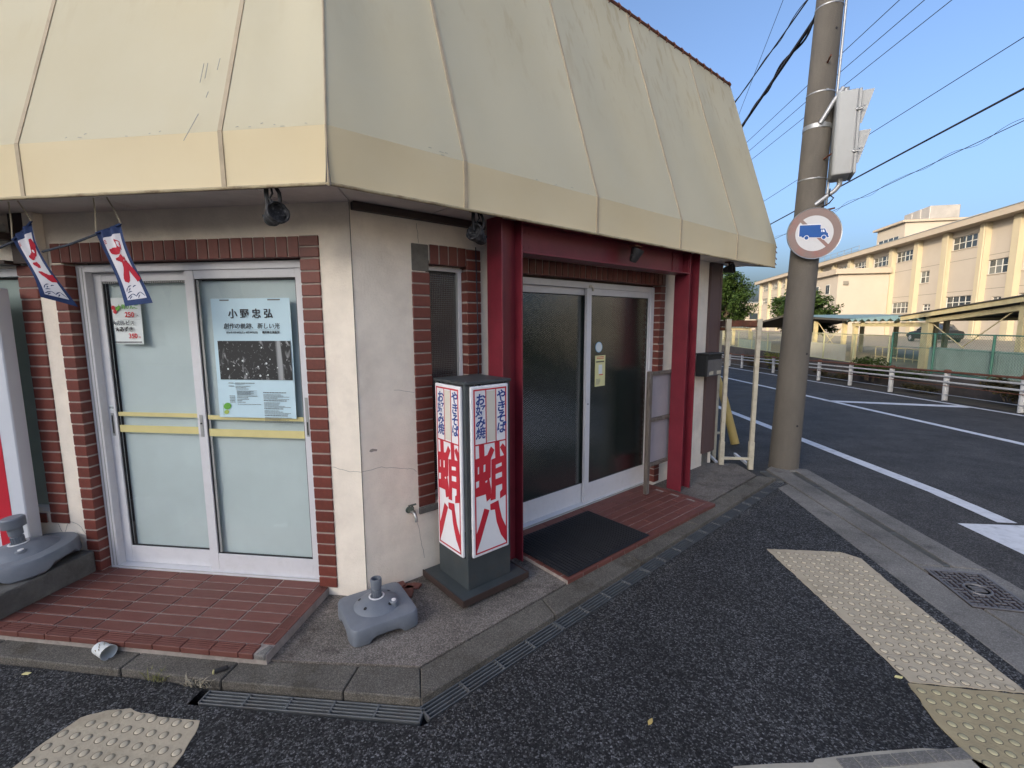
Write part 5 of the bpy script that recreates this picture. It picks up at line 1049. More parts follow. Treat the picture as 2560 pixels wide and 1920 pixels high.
# ---- loose grit gathered along the kerb foot and the step corners
gm = MB(); grng = random.Random(9)
def grit(x, y, z):
    r_ = grng.uniform(.0015, .0045); a = grng.uniform(0, 6.28); gm.add([(x + r_ * math.cos(a), y + r_ * math.sin(a), z), (x + r_ * math.cos(a + 2.1), y + r_ * math.sin(a + 2.1), z), (x + r_ * math.cos(a + 4.2), y + r_ * math.sin(a + 4.2), z), (x, y, z + r_ * 1.1)], [(0, 1, 3), (1, 2, 3), (2, 0, 3)])
for k in range(520): t = grng.random(); grit(-0.60 + 2.75 * t + abs(grng.gauss(0, .03)), 1.68 + 3.24 * t - abs(grng.gauss(0, .05)), 0.0005)
for k in range(420): grit(-4.0 + 2.3 * grng.random(), 1.775 - abs(grng.gauss(0, .05)), 0.0005)
for k in range(260): p = RWp(grng.uniform(.05, 1.0), abs(grng.gauss(0, .07)) + .004, .0405); grit(p.x, p.y, p.z)
for k in range(120): grit(grng.uniform(-1.46, -1.30), grng.uniform(1.98, 2.5), .0405)
tag(gm.build('loose_grit', M['gutter']), 'loose grit along the kerb foot', 'grit', kind='stuff')
# ---- weeds and litter in the kerb joint
def tuft(label, x, y, n, h_, spread, m='weed'):
    t = MB()
    for k in range(n):
        a = random.uniform(0, 6.28); l = h_ * random.uniform(.5, 1.1); b = Vector((random.uniform(-spread, spread), random.uniform(-.012, .012), 0)); tip = b + Vector((math.cos(a) * l * .8, math.sin(a) * l * .5, l * random.uniform(.35, .9))); md = (b + tip) / 2 + Vector((0, 0, l * .18)); sd_ = Vector((-math.sin(a), math.cos(a), 0)) * .0022
        t.add([b - sd_, b + sd_, md + sd_, md - sd_, tip], [(0, 1, 2, 3), (3, 2, 4)])
    o = t.build('weed_tuft', M[m], None, (x, y, 0.002)); return tag(o, label, 'weed', 'weeds in the kerb joint')
tuft('small green weed tuft in the kerb joint', -1.965, 1.785, 34, 0.06, 0.05); tuft('dry straw coloured weed tuft beside the grate end', -1.735, 1.775, 40, 0.07, 0.06, 'rope')
for k, (x, y, z, rz_) in enumerate(((-2.63, 1.74, 0.004, 20), (0.35, 1.83, 0.006, 60), (1.57, 2.235, 0.006, 10))):
    lf = tag(MB().add([(-.022, 0, 0), (-.008, .009, .004), (.010, .008, .002), (.022, 0, .006), (.010, -.008, .001), (-.008, -.009, .003)], [(0, 1, 2, 3, 4, 5)]).build('fallen_leaf', M['yellow'] if k != 1 else M['guyyellow'], None, (x, y, z), (.1, .1, R(rz_))), ('yellow leaf on the asphalt left of the torn tactile patch', 'tiny orange leaf on the open asphalt', 'yellow leaf at the joint of the tactile sheets')[k], 'leaf', 'fallen leaves')
# ================================================================== FAR SIDE OF THE ROAD
M['railwhite'] = mat('rail_white_paint', (0.42, 0.42, 0.41), 0.6, 0.1, 6, stain=(0.20, 0.12, 0.08), sstr=0.55, sscale=5)
M['dirt'] = mat('verge_soil', (0.055, 0.045, 0.035), 0.95, 0.3, 3, 0.5, 20, stain=(0.07, 0.08, 0.03), sstr=0.6, sscale=2.5)
M['retain'] = mat('dark_retaining_wall', (0.060, 0.050, 0.046), 0.95, 0.3, 2, 0.5, 12, stain=(0.03, 0.035, 0.02), sstr=0.6)
M['yard'] = mat('school_yard', (0.22, 0.19, 0.15), 0.95, 0.15, 0.6, 0.2, 6)
M['fencegreen'] = mat('green_fence_steel', (0.045, 0.15, 0.105), 0.55, 0.12, 5, stain=(0.12, 0.10, 0.06), sstr=0.3)
M['fenceold'] = mat('faded_yellow_green_steel', (0.38, 0.38, 0.22), 0.7, 0.1, 5)
M['panelgreen'] = mat('pale_green_sheet', (0.22, 0.28, 0.25), 0.6, 0.08, 3, stain=(0.12, 0.15, 0.13), sstr=0.5, sscale=2)
M['panelgrey'] = mat('galvanised_sheet', (0.36, 0.36, 0.33), 0.55, 0.08, 3, stain=(0.2, 0.14, 0.10), sstr=0.35, sscale=3)
M['shedroof'] = mat('teal_folded_roof', (0.15, 0.24, 0.235), 0.6, 0.12, 2, stain=(0.22, 0.24, 0.22), sstr=0.5, sscale=2)
M['shedcream'] = mat('shed_cream_steel', (0.50, 0.43, 0.24), 0.65, 0.08, 3, stain=(0.24, 0.11, 0.05), sstr=0.4, sscale=5)
M['sheddark'] = mat('shed_soffit', (0.06, 0.055, 0.045), 0.9, 0.2, 3)
M['school'] = mat('school_cream_wall', (0.34, 0.305, 0.26), 0.9, 0.04, 0.6, 0.05, 6, stain=(0.34, 0.28, 0.21), sstr=0.4, sscale=0.35)
M['schoolpillar'] = mat('school_pillar', (0.37, 0.325, 0.23), 0.9, 0.04, 0.6)
M['schoolroof'] = mat('school_eave', (0.33, 0.285, 0.23), 0.9, 0.05, 0.8)
M['winglass'] = mat('school_window_glass', (0.035, 0.045, 0.055), 0.08, 0.3, 0.7, spec=0.8)
M['wincurtain'] = mat('curtained_glass', (0.12, 0.13, 0.13), 0.25, .1, 2)
M['winframe'] = mat('school_window_frame', (0.42, 0.42, 0.40), 0.5)
M['tank'] = mat('silver_tank', (0.27, 0.26, 0.25), 0.5, 0.1, 1.5, stain=(0.36, 0.34, 0.31), sstr=0.8, sscale=0.8)

verge = sheet('verge', [[(9.36, a, zr(a) + .004), (10.3, a, zr(a) + .03), (10.3, b, zr(b) + .03), (9.36, b, zr(b) + .004)] for a, b in zip(yy[:-1], yy[1:])], M['dirt'])
rwall = thing('retaining_wall', 'low dark retaining wall below the green fence', 'wall', (10.25, 20, -0.8)); BX('wall_body', M['retain'], rwall, 0, 0.20, -45, 60, -0.3, 1.02)
yard = sheet('school_yard', [[(10.44, -30, 0.215), (120, -30, 0.215), (120, 140, 0.215), (10.44, 140, 0.215)]], M['yard'])
# ---- guard rail
gr = thing('guard_rail', 'white pipe guard rail with rusty top bar along the far kerb', 'guard rail', (9.42, 13, -0.28))
gp = None
for k in range(-3, 12):
    y = 12.93 + 2.03 * k
    if gp is None:
        gp = MB().lathe([(0.062, -0.1), (0.062, 0.70), (0.058, 0.705), (0.068, 0.71), (0.068, 0.765), (0.05, 0.775), (0, 0.775)], 14).mesh('post', M['railwhite'], smooth=True); gcap = MB().lathe([(0.071, 0.705), (0.073, 0.72), (0.072, 0.775), (0.05, 0.79), (0, 0.79)], 14).mesh('post_cap', M['rust'], smooth=True)
    z = zr(y); o = put('post', gp, gr, (0, y - 13, z + 0.28)); put('post_cap', gcap, o)
    a, b = y, y + 2.03
    for dz, r_, m in ((0.735, 0.026, 'rust'), (0.615, 0.024, 'railwhite'), (0.475, 0.024, 'railwhite'), (0.385, 0.009, 'rust'), (0.16, 0.009, 'galv')):
        MB().tube([(-0.055, a - 13, zr(a) + .28 + dz), (-0.055, b - 13, zr(b) + .28 + dz)], r_, 8).build('rail', M[m], gr)
# ---- chain link fence
def fence(label, y0, y1, ypost, m, zb=0.25, h_=1.12, diag=True, x=10.40):
    t = thing('chain_link_fence', label, 'fence', (x, y0, zb), 0, 'fences above the retaining wall')
    for y in ypost: MB().tube([(0, y - y0, -0.05), (0, y - y0, h_ + .01)], 0.030, 10).build('post', M[m], t, smooth=True)
    for z in (0.02, h_ * .62, h_): MB().tube([(0, 0, z), (0, y1 - y0, z)], 0.016 if z != h_ * .62 else 0.008, 8).build('rail', M[m], t)
    w_ = MB(); L_ = y1 - y0; s = 0.075; n = int((L_ + h_) / s)
    for k in range(n):
        for sg_ in (1, -1):
            a = k * s; p0 = [a - h_, 0.0]; p1 = [a, h_]
            if p0[0] < 0: p0 = [0, h_ - a]
            if p1[0] > L_: p1 = [L_, h_ - (a - L_)]
            if p1[0] - p0[0] < .02: continue
            q0_, q1_ = (p0, p1) if sg_ > 0 else ([L_ - p0[0], p0[1]], [L_ - p1[0], p1[1]])
            w_.tube([(0, q0_[0], q0_[1]), (0, q1_[0], q1_[1])], 0.0022, 3, cap=False)
    tag(w_.build('wire_mesh', M[m], t), kind='stuff')
    return t
fence('green chain link fence, near stretch behind the guard rail', 7.4, 16.64, [9.2, 11.08, 12.95, 14.86, 16.64], 'fencegreen')
fence('faded chain link fence, middle stretch behind the bush', 16.75, 24.0, [16.78, 18.7, 20.8, 22.4, 24.0], 'fenceold', 0.22, 1.05)
fence('faded chain link fence, far stretch left of the pole', 24.1, 36, [24.2, 26.4, 28.6, 30.8, 33, 35.8], 'fenceold', 0.20, 1.0)
def corrugated(label, x, y0, y1, z0, z1, m, pitch=0.076, amp=0.012, lean=0.0):
    t = thing('corrugated_panel', label, 'panel', (x, y0, z0), 0, 'sheet panels behind the fence'); n = int((y1 - y0) / pitch * 4); vs_ = []
    for j, (z, dx) in enumerate(((0, 0), (z1 - z0, lean))):
        for i in range(n + 1): vs_.append((dx + amp * math.sin(i * math.pi / 2), (y1 - y0) * i / n, z))
    o = MB().add(vs_, [(i, i + 1, n + 2 + i, n + 1 + i) for i in range(n)]).build('sheet', M[m], t); so_ = o.modifiers.new('thick', 'SOLIDIFY'); so_.thickness = 0.003; return t
corrugated('pale green sheet panel behind the near green fence', 10.56, 12.30, 15.25, 0.30, 0.98, 'panelgreen')
corrugated('grey ribbed sheet panel behind the middle fence', 10.62, 19.6, 23.6, 0.05, 0.86, 'panelgrey', 0.15, 0.02)
corrugated('grey green sheet panel far left behind the rack', 10.62, 26.5, 31.5, 0.0, 0.72, 'panelgreen', 0.15, 0.02)

# ---- bicycle sheds
def folded(name, parent, pts, pitch, amp, m, along):
    """folded plate roof: pts = eave line a->b and ridge line a->b"""
    ea, eb, ra, rb_ = map(Vector, pts); n = max(2, int((eb - ea).length / pitch)) * 2; vs_ = []
    for (a, b) in ((ea, eb), (ra, rb_)):
        for i in range(n + 1): p = a.lerp(b, i / n); vs_.append(p + Vector((0, 0, amp if i % 2 else -amp)))
    o = MB().add(vs_, [(i, i + 1, n + 2 + i, n + 1 + i) for i in range(n)]).build(name, M[m], parent); s = o.modifiers.new('thick', 'SOLIDIFY'); s.thickness = 0.006; return o
sh1 = thing('bicycle_shed', 'near bicycle shed with sloping cream barge board at the right edge', 'shed', (11.2, 13.2, 0.2), 0, 'bicycle sheds along the fence'); o1 = Vector((11.2, 13.2, 0.2))
def rel(p, o): return Vector(p) - o
def zroof1(y): return 1.86 + 0.100 * (17.3 - y)
MB().add([rel(p, o1) for p in ((10.98, 6, zroof1(6)), (10.98, 17.3, zroof1(17.3)), (18.5, 17.3, zroof1(17.3)), (18.5, 6, zroof1(6)), (10.98, 6, zroof1(6) + .05), (10.98, 17.3, zroof1(17.3) + .05), (18.5, 17.3, zroof1(17.3) + .05), (18.5, 6, zroof1(6) + .05))], [(3, 2, 1, 0), (4, 5, 6, 7), (0, 1, 5, 4), (1, 2, 6, 5), (2, 3, 7, 6), (3, 0, 4, 7)]).build('roof', M['sheddark'], sh1)
MB().add([rel(p, o1) for p in ((10.95, 6, zroof1(6) - .10), (10.95, 17.25, zroof1(17.25) - .10), (10.95, 17.25, zroof1(17.25) + .035), (10.95, 6, zroof1(6) + .035), (10.975, 6, zroof1(6) - .10), (10.975, 17.25, zroof1(17.25) - .10), (10.975, 17.25, zroof1(17.25) + .035), (10.975, 6, zroof1(6) + .035))], [(0, 1, 2, 3), (7, 6, 5, 4), (0, 4, 5, 1), (3, 2, 6, 7)]).build('barge_board', M['shedcream'], sh1)
MB().tube([rel((10.93, 6, zroof1(6) + .05), o1), rel((10.93, 17.3, zroof1(17.3) + .05), o1)], 0.022, 8).build('dark_trim', M['sheddark'], sh1)
for y in (13.2, 16.3): BX('post', M['shedcream'], sh1, -0.075, 0.075, y - 13.2 - .075, y - 13.2 + .075, 0, zroof1(y) - .28, bev=0.004); BX('post', M['shedcream'], sh1, 5.0, 5.15, y - 13.2 - .075, y - 13.2 + .075, 0, zroof1(y) - .2)
for y in (9.6,): BX('post', M['shedcream'], sh1, -0.075, 0.075, y - 13.2 - .075, y - 13.2 + .075, 0, zroof1(y) - .28)
bmv = [rel((x, y, zroof1(y) - d_), o1) for x in (11.12, 11.28) for y, d_ in ((6, .28), (16.3, .28), (16.3, .14), (6, .14))]
MB().add(bmv, [(0, 1, 2, 3), (7, 6, 5, 4), (0, 4, 5, 1), (3, 2, 6, 7), (1, 5, 6, 2), (0, 3, 7, 4)]).build('beam', M['shedcream'], sh1)
for a, b in (((11.2, 13.5, 1.98), (11.2, 15.0, 0.95)), ((11.2, 16.1, 1.62), (11.2, 14.9, 0.95)), ((11.2, 12.9, 2.0), (11.2, 11.4, 0.95))): MB().tube([rel(a, o1), rel(b, o1)], 0.016, 6).build('brace', M['shedcream'], sh1)
for k in range(6): MB().box(0.4, 7.0, -0.03, 0.03, -0.10, 0).build('purlin', M['sheddark'], sh1, rel((11.2, 8.5 + k * 1.6, zroof1(8.5 + k * 1.6) - .01), o1))
sh2 = thing('bicycle_shed', 'middle bicycle shed with teal folded plate roof above the fence', 'shed', (11.2, 18.3, 0.2), 0, 'bicycle sheds along the fence'); o2 = Vector((11.2, 18.3, 0.2))
folded('roof', sh2, [rel(p, o2) for p in ((10.95, 16.35, 1.79), (10.95, 20.35, 1.79), (15.0, 16.35, 2.10), (15.0, 20.35, 2.10))], 0.37, 0.055, 'shedroof', 'y')
BX('beam', M['shedcream'], sh2, -.06, .06, -1.9, 2.0, 1.36, 1.50); BX('beam', M['shedcream'], sh2, 3.2, 3.3, -1.9, 2.0, 1.55, 1.68)
for y in (-1.85, 1.85):
    for x in (0, 3.25): BX('post', M['shedcream'], sh2, x - .07, x + .07, y - .07, y + .07, 0, 1.36 if x == 0 else 1.55, bev=0.004)
sh3 = thing('bicycle_shed', 'bicycle shed with dark sloping roof edge right behind the pole', 'shed', (11.2, 22, 0.2), 0, 'bicycle sheds along the fence'); o3 = Vector((11.2, 22, 0.2))
MB().add([rel(p, o3) for p in ((10.9, 20.4, 1.78), (10.9, 26.0, 2.02), (15.5, 26.0, 2.02), (15.5, 20.4, 1.78), (10.9, 20.4, 1.86), (10.9, 26.0, 2.10), (15.5, 26.0, 2.10), (15.5, 20.4, 1.86))], [(3, 2, 1, 0), (4, 5, 6, 7), (0, 1, 5, 4), (1, 2, 6, 5), (2, 3, 7, 6), (3, 0, 4, 7)]).build('roof', M['sheddark'], sh3)
MB().add([rel(p, o3) for p in ((10.9, 20.4, 1.87), (10.9, 26.0, 2.11), (15.5, 26.0, 2.13), (15.5, 20.4, 1.92))], [(0, 1, 2, 3)]).build('roof_sheet', M['shedroof'], sh3)
for y in (20.9, 23.2, 25.7):
    for x in (0, 3.4): BX('post', M['shedcream'], sh3, x - .07, x + .07, y - 22 - .07, y - 22 + .07, 0, 1.6)
for a, b in (((11.2, 23.0, 1.7), (11.2, 21.6, .75)), ((11.2, 21.0, 1.6), (11.2, 22.2, .8))): MB().tube([rel(a, o3), rel(b, o3)], .016, 6).build('brace', M['shedcream'], sh3)
sh4 = thing('bicycle_shed', 'far bicycle shed seen through the cream rack', 'shed', (11.2, 31, 0.2), 0, 'bicycle sheds along the fence'); o4 = Vector((11.2, 31, 0.2))
MB().add([rel(p, o4) for p in ((10.9, 26.1, 2.0), (10.9, 31.6, 1.42), (15.5, 31.6, 1.42), (15.5, 26.1, 2.0), (10.9, 26.1, 2.1), (10.9, 31.6, 1.52), (15.5, 31.6, 1.52), (15.5, 26.1, 2.1))], [(3, 2, 1, 0), (4, 5, 6, 7), (0, 1, 5, 4), (1, 2, 6, 5), (2, 3, 7, 6), (3, 0, 4, 7)]).build('roof', M['sheddark'], sh4)
folded('folded_roof', sh4, [rel(p, o4) for p in ((10.9, 31.0, 1.48), (10.9, 37.5, 1.48), (15.0, 31.0, 1.85), (15.0, 37.5, 1.85))], 0.55, 0.07, 'shedroof', 'y')
BX('beam', M['shedcream'], sh4, -.06, .06, .2, 6.4, 1.05, 1.20)
for y in (0.2, 3.2, 6.3): BX('post', M['shedcream'], sh4, -.08, .08, y - .08, y + .08, 0, 1.08)
# ---- things under the sheds
bt = MB(); rb_t = thing('bike_rail', 'cream tubular railing under the middle bicycle shed', 'railing', (12.4, 18.4, 0.22))
for z in (0.50, 0.12): MB().tube([(0, -2.3, z), (0, 2.4, z)], .018, 6).build('rail', M['shedcream'], rb_t)
for k in range(12): MB().tube([(0, -2.3 + k * .427, 0), (0, -2.3 + k * .427, .50)], .012, 6).build('bar', M['shedcream'], rb_t)
car = thing('parked_car', 'dark parked car half hidden behind the bicycle sheds', 'car', (27.5, 39.5, 0.22), R(84))
def loft(secs, n=18):
    mb = MB(); vs_ = []
    for (x, w_, z0, z1, e) in secs:
        for j in range(n):
            a = 2 * math.pi * j / n; ca, sa = math.cos(a), math.sin(a); q = (abs(ca) ** e + abs(sa) ** e) ** (-1 / e); vs_.append((x, w_ * q * ca, (z0 + z1) / 2 + (z1 - z0) / 2 * q * sa))
    k = len(secs); fs = [(i * n + j, i * n + (j + 1) % n, (i + 1) * n + (j + 1) % n, (i + 1) * n + j) for i in range(k - 1) for j in range(n)] + [tuple(range(n))[::-1], tuple(range((k - 1) * n, k * n))]
    return mb.add(vs_, fs)
cpaint = mat('dark_car_paint', (0.016, 0.017, 0.018), 0.5, spec=0.3)
loft([(-2.15, .70, .35, .75, 3), (-2.0, .80, .22, .90, 4), (-1.0, .84, .20, .95, 5), (0.6, .84, .20, .93, 5), (1.7, .82, .22, .82, 4), (2.1, .74, .30, .66, 3)]).build('body', cpaint, car, smooth=True); loft([(-1.75, .55, .85, .95, 4), (-1.1, .66, .85, 1.38, 4), (-.2, .68, .85, 1.45, 4), (.4, .66, .85, 1.36, 4), (1.05, .60, .85, .95, 4)]).build('cabin', M['winglass'], car, smooth=True)
for x in (-1.3, 1.3):
    for y in (-.76, .76): wl = MB().lathe([(0, -.1), (.31, -.1), (.32, 0), (.31, .1), (0, .1)], 20).build('wheel', M['blackrubber'], car, (x, y, .32), (R(90), 0, 0), smooth=True); MB().lathe([(0, -.11), (.18, -.105), (.18, .105), (0, .11)], 16).build('rim', M['galv'], wl)
for y in (-.55, .55): MB().box(2.02, 2.10, y - .14, y + .14, .52, .62).build('headlight', M['signwhite'], car, bev=0.02)

# ================================================================== TREES AND BUSHES
def leafmat(name, c, c2):
    m = bpy.data.materials.new(name); m.use_nodes = True; t = m.node_tree; N = t.nodes; L = t.links; b = N['Principled BSDF']; b.inputs['Roughness'].default_value = 0.55; b.inputs['Specular IOR Level'].default_value = 0.25
    tc = N.new('ShaderNodeTexCoord'); n = N.new('ShaderNodeTexNoise'); n.inputs['Scale'].default_value = 3.0; n.inputs['Detail'].default_value = 6; L.new(tc.outputs['Object'], n.inputs['Vector'])
    mr = N.new('ShaderNodeMapRange'); mr.inputs[1].default_value = .3; mr.inputs[2].default_value = .7; L.new(n.outputs[0], mr.inputs[0])
    mx = N.new('ShaderNodeMix'); mx.data_type = 'RGBA'; mx.inputs[6].default_value = (*c, 1); mx.inputs[7].default_value = (*c2, 1); L.new(mr.outputs[0], mx.inputs[0]); L.new(mx.outputs[2], b.inputs['Base Color'])
    tl = N.new('ShaderNodeBsdfTranslucent'); L.new(mx.outputs[2], tl.inputs[0]); ms_ = N.new('ShaderNodeMixShader'); ms_.inputs[0].default_value = 0.35; L.new(b.outputs[0], ms_.inputs[1]); L.new(tl.outputs[0], ms_.inputs[2]); L.new(ms_.outputs[0], N['Material Output'].inputs[0]); return m
M['leafA'] = leafmat('fresh_leaf', (0.030, 0.062, 0.016), (0.068, 0.110, 0.024)); M['leafB'] = leafmat('dark_leaf', (0.035, 0.060, 0.016), (0.075, 0.105, 0.025)); M['leafC'] = leafmat('yellow_leaf', (0.13, 0.15, 0.025), (0.21, 0.21, 0.04)); M['leafD'] = leafmat('dry_leaf', (0.06, 0.055, 0.025), (0.12, 0.09, 0.035))
M['bark'] = mat('bark', (0.09, 0.07, 0.05), 0.95, 0.3, 8, 0.6, 30)
def leaves(mb, c, rad, n, size, rng, droop=0.3):
    for _ in range(n):
        d_ = Vector((rng.gauss(0, 1), rng.gauss(0, 1), rng.gauss(0, 1))).normalized(); r_ = rng.random() ** 0.45; p = Vector(c) + Vector((d_.x * rad[0], d_.y * rad[1], d_.z * rad[2])) * r_
        s = size * rng.uniform(.6, 1.3); ax = Vector((rng.gauss(0, 1), rng.gauss(0, 1), rng.gauss(-droop, .5))).normalized(); sd_ = ax.cross(Vector((rng.gauss(0, .5), rng.gauss(0, .5), 1))).normalized()
        mb.add([p, p + ax * s * .5 + sd_ * s * .26, p + ax * s, p + ax * s * .5 - sd_ * s * .26], [(0, 1, 2, 3)])
def tree(label, loc, h_, clumps, lm, seed, size=0.14, per=420, trunk=0.13):
    rng = random.Random(seed); t = thing('street_tree', label, 'tree', loc, 0, 'trees in the school yard')
    tr = MB().tube([(0, 0, -.1), (0.05, 0, h_ * .25), (0, .06, h_ * .5), (.08, 0, h_ * .78)], [trunk, trunk * .8, trunk * .6, trunk * .2], 10); cr = MB()
    for c, r_ in clumps:
        tr.tube([(0, .03, h_ * rng.uniform(.25, .5)), Vector(c) * .6 + Vector((0, 0, h_ * .15)), c], [trunk * .4, trunk * .25, .012], 6)
        for _ in range(5):
            o = Vector(c) + Vector((rng.gauss(0, .45) * r_, rng.gauss(0, .45) * r_, rng.gauss(0, .40) * r_)); leaves(cr, o, (r_ * .62, r_ * .62, r_ * .42), per // 5, size, rng)
    tr.build('trunk', M['bark'], t, smooth=True); cr.build('crown', M[lm], t); return t
rg = random.Random(3)
def clumpset(w_, d_, z0, z1, n, r0, r1, rng):
    out = []
    for i in range(n):
        f = i / (n - 1); z = z0 + (z1 - z0) * f; k = math.sin(math.pi * (0.18 + 0.74 * f)); a = rng.uniform(0, 6.28); q = rng.uniform(.3, 1); out.append(((w_ * k * q * math.cos(a), d_ * k * q * math.sin(a), z), rng.uniform(r0, r1)))
    return out
tree('green tree rising left behind the cream rack', (13.4, 43.0, 0.2), 5.6, clumpset(1.6, 3.6, 1.5, 5.3, 22, .7, 1.15, rg), 'leafA', 1, .24, 800)
tree('tree with loose branches directly behind the utility pole', (14.2, 31.0, 0.2), 3.9, clumpset(1.0, 3.8, 1.2, 3.2, 24, .5, .85, rg), 'leafA', 2, .20, 800)
tree('low tree at the far left behind the shop edge', (11.6, 41.5, 0.2), 2.6, clumpset(.8, 1.2, .8, 2.2, 8, .5, .7, rg), 'leafA', 6, .16, 300)
tree('dense dark tree out of view across the road, added to darken the door reflection', (13.5, 4.2, 0.2), 1.6, clumpset(1.2, 2.4, .4, 1.0, 16, .5, .8, rg), 'leafB', 21, .24, 500); tree('second dense tree out of view across the road, added to darken the door reflection', (14.0, 0.2, 0.2), 1.6, clumpset(1.2, 2.4, .4, .9, 14, .5, .8, rg), 'leafB', 22, .24, 500)  # unseen low trees added so the entrance glass mirrors something dark
def bush(label, loc, rad, n, lm, seed, size=.09, name='bush'):
    rng = random.Random(seed); t = thing(name, label, 'bush', loc, 0, 'bushes behind the guard rail'); mb = MB(); st_ = MB()
    for k in range(7):
        c = Vector((rng.uniform(-.5, .5) * rad[0], rng.uniform(-.7, .7) * rad[1], rad[2] * rng.uniform(.5, 1.1))); leaves(mb, c, (rad[0] * .5, rad[1] * .4, rad[2] * .45), n // 7, size, rng); st_.tube([(0, c.y * .4, 0), c * .6, c], [.012, .009, .004], 5)
    st_.build('stem', M['bark'], t); mb.build('foliage', M[lm], t); return t
bush('yellow green bush behind the far guard rail left of the pole', (9.95, 24.4, -0.65), (.3, 1.0, .62), 1500, 'leafC', 11, .10); bush('green bush with yellow top against the faded fence', (9.95, 16.9, -0.25), (.28, .8, .62), 1700, 'leafB', 12, .10)
bush('leafy vine clump over the guard rail at the right edge', (9.80, 11.6, -0.10), (.25, .75, .40), 1300, 'leafD', 13, .09); bush('dark low weeds under the guard rail, right of the second post', (9.85, 14.2, -0.28), (.2, .9, .16), 800, 'leafD', 14, .07); bush('dry weeds below the guard rail near the pole', (9.85, 19.0, -0.46), (.2, 1.1, .25), 900, 'leafD', 15, .08); bush('tall dry weeds left behind the rack', (9.8, 27.0, -0.75), (.25, 1.1, .55), 900, 'leafD', 16, .10); bush('low weeds at the foot of the green fence', (10.2, 15.6, -0.05), (.15, 1.0, .25), 700, 'leafB', 17, .07); bush('tangled weeds at the right edge below the rail', (9.85, 10.6, -0.18), (.2, .8, .25), 900, 'leafB', 18, .08)

# ================================================================== SCHOOL
SX, SY = 35.01, 44.88; SA = R(264.8)
scb = thing('school_building', 'long three storey cream school with pillars beyond the sheds', 'building', (SX, SY, 0.2), SA)
# local x = minus distance along the facade (away from camera), local y = into the building
pil = [-33.2, -28.6, -24, -19.4, -14.8, -10.4, -6.2, -2.25, 1.25, 6.05, 10.45, 15.1, 20.1, 25.0, 29.8, 34.6, 39.4, 44.2, 49.0, 53.2, 59.0, 65.0]
Z1, Z2, Z3 = (2.75, 3.98), (5.78, 7.0), (8.45, 9.62)
wins = []
for a, b in zip(pil[:-1], pil[1:]):
    lo, hi = a + .45, b - .42
    if (a, b) == (-2.25, 1.25): wins += [(lo - .1, hi + .1, *Z2), (-.95, .05, 3.3, 3.85)]
    elif (a, b) == (1.25, 6.05): wins += [(2.5, 5.7, *Z3), (2.45, 5.75, 2.95, 4.15)]
    elif (a, b) == (6.05, 10.45): wins += [(8.6, 10.1, *Z2), (7.95, 9.15, 2.93, 3.6)]
    elif (a, b) == (10.45, 15.1): wins += [(11.75, 14.8, *Z3), (11.55, 14.75, *Z1)]
    elif a < -2.25: wins += [(lo, hi, *Z3), (lo, hi, *Z2), (lo, hi, *Z1)] if int(a) % 2 else [(lo, hi, *Z2), (lo + 1, hi, *Z1)]
    elif a < 28: wins += [(lo + .6, hi, *Z3)]
    else: wins += [(lo + .8, hi - .2, *Z3), (lo + .8, hi - .2, *Z2)]
holes = [(-h[1], -h[0], h[2] - .2, h[3] - .2) for h in wins]
xs_ = sorted(set([-65.6, 34] + [v for h in holes for v in h[:2]])); zs_ = sorted(set([0, 10.3] + [v for h in holes for v in h[2:]]))
swl = wall_grid(xs_, zs_, holes, 0.25).build('facade_wall', M['school'], scb, (0, 0.4, 0))
for h in holes:
    wd = h[1] - h[0]; nm_ = max(2, round(wd / .8)); f = MB(); zc = h[2] + (h[3] - h[2]) * .52
    f.box(h[0], h[1], .12, .17, h[2], h[2] + .05).box(h[0], h[1], .12, .17, h[3] - .05, h[3]).box(h[0] + .05, h[1] - .05, .115, .165, zc - .035, zc + .035)
    for k in range(nm_ + 1):
        x = h[0] + (wd - .05) * k / nm_; w_ = .09 if k == nm_ // 2 else .05; f.box(x - (w_ - .05) / 2, x + .05 + (w_ - .05) / 2, .11, .175, h[2] + .05, h[3] - .05)
    fo = f.build('window', M['winframe'], swl); BX('sill', M['schoolroof'], fo, h[0] - .1, h[1] + .1, -.06, .10, h[2] - .07, h[2] - .005)
    for k in range(nm_):
        x0 = h[0] + wd * k / nm_ + .03; x1 = h[0] + wd * (k + 1) / nm_ - .03
        for z0, z1 in ((h[2] + .05, zc - .03), (zc + .03, h[3] - .05)): BX('pane', M['winglass'] if random.random() < .8 else M['wincurtain'], fo, x0, x1, .14, .15, z0, z1)
for a in pil: BX('pillar', M['schoolpillar'], scb, -a - .36, -a + .36, -.05, .395, 0, 10.0)
for z in (7.20, 4.35): BX('groove', M['greypatch'], scb, -65, 33.5, .392, .3985, z, z + .04)
BX('eave', M['schoolroof'], scb, -66.6, 34.5, -0.8, 14, 10.02, 10.55); BX('roof_edge', M['greyink'], scb, -66.7, 34.6, -0.84, 14, 10.555, 10.62); BX('body', M['school'], scb, -65.6, 34, .66, 12, 0, 10.0)
BX('end_wall', M['school'], scb, -65.75, -65.61, .4, 12, 0, 10.0)
wg = thing('school_wing', 'bright blank walled two storey wing projecting from the school', 'building', (SX, SY, 0.2), SA)
BX('wing_wall', M['school'], wg, -27, -14.9, -5.3, -.06, 0, 7.2); BX('wing_parapet', M['schoolroof'], wg, -27.4, -14.45, -5.75, -.06, 7.205, 7.80)
for x in (-17.4, -20.5, -24): 
    f = MB().box(x - .55, x + .55, -5.345, -5.305, 5.0, 6.2).build('window', M['winframe'], wg); BX('pane', M['winglass'], f, x - .48, x - .03, -5.36, -5.346, 5.07, 6.13); BX('pane', M['winglass'], f, x + .03, x + .48, -5.36, -5.346, 5.07, 6.13)
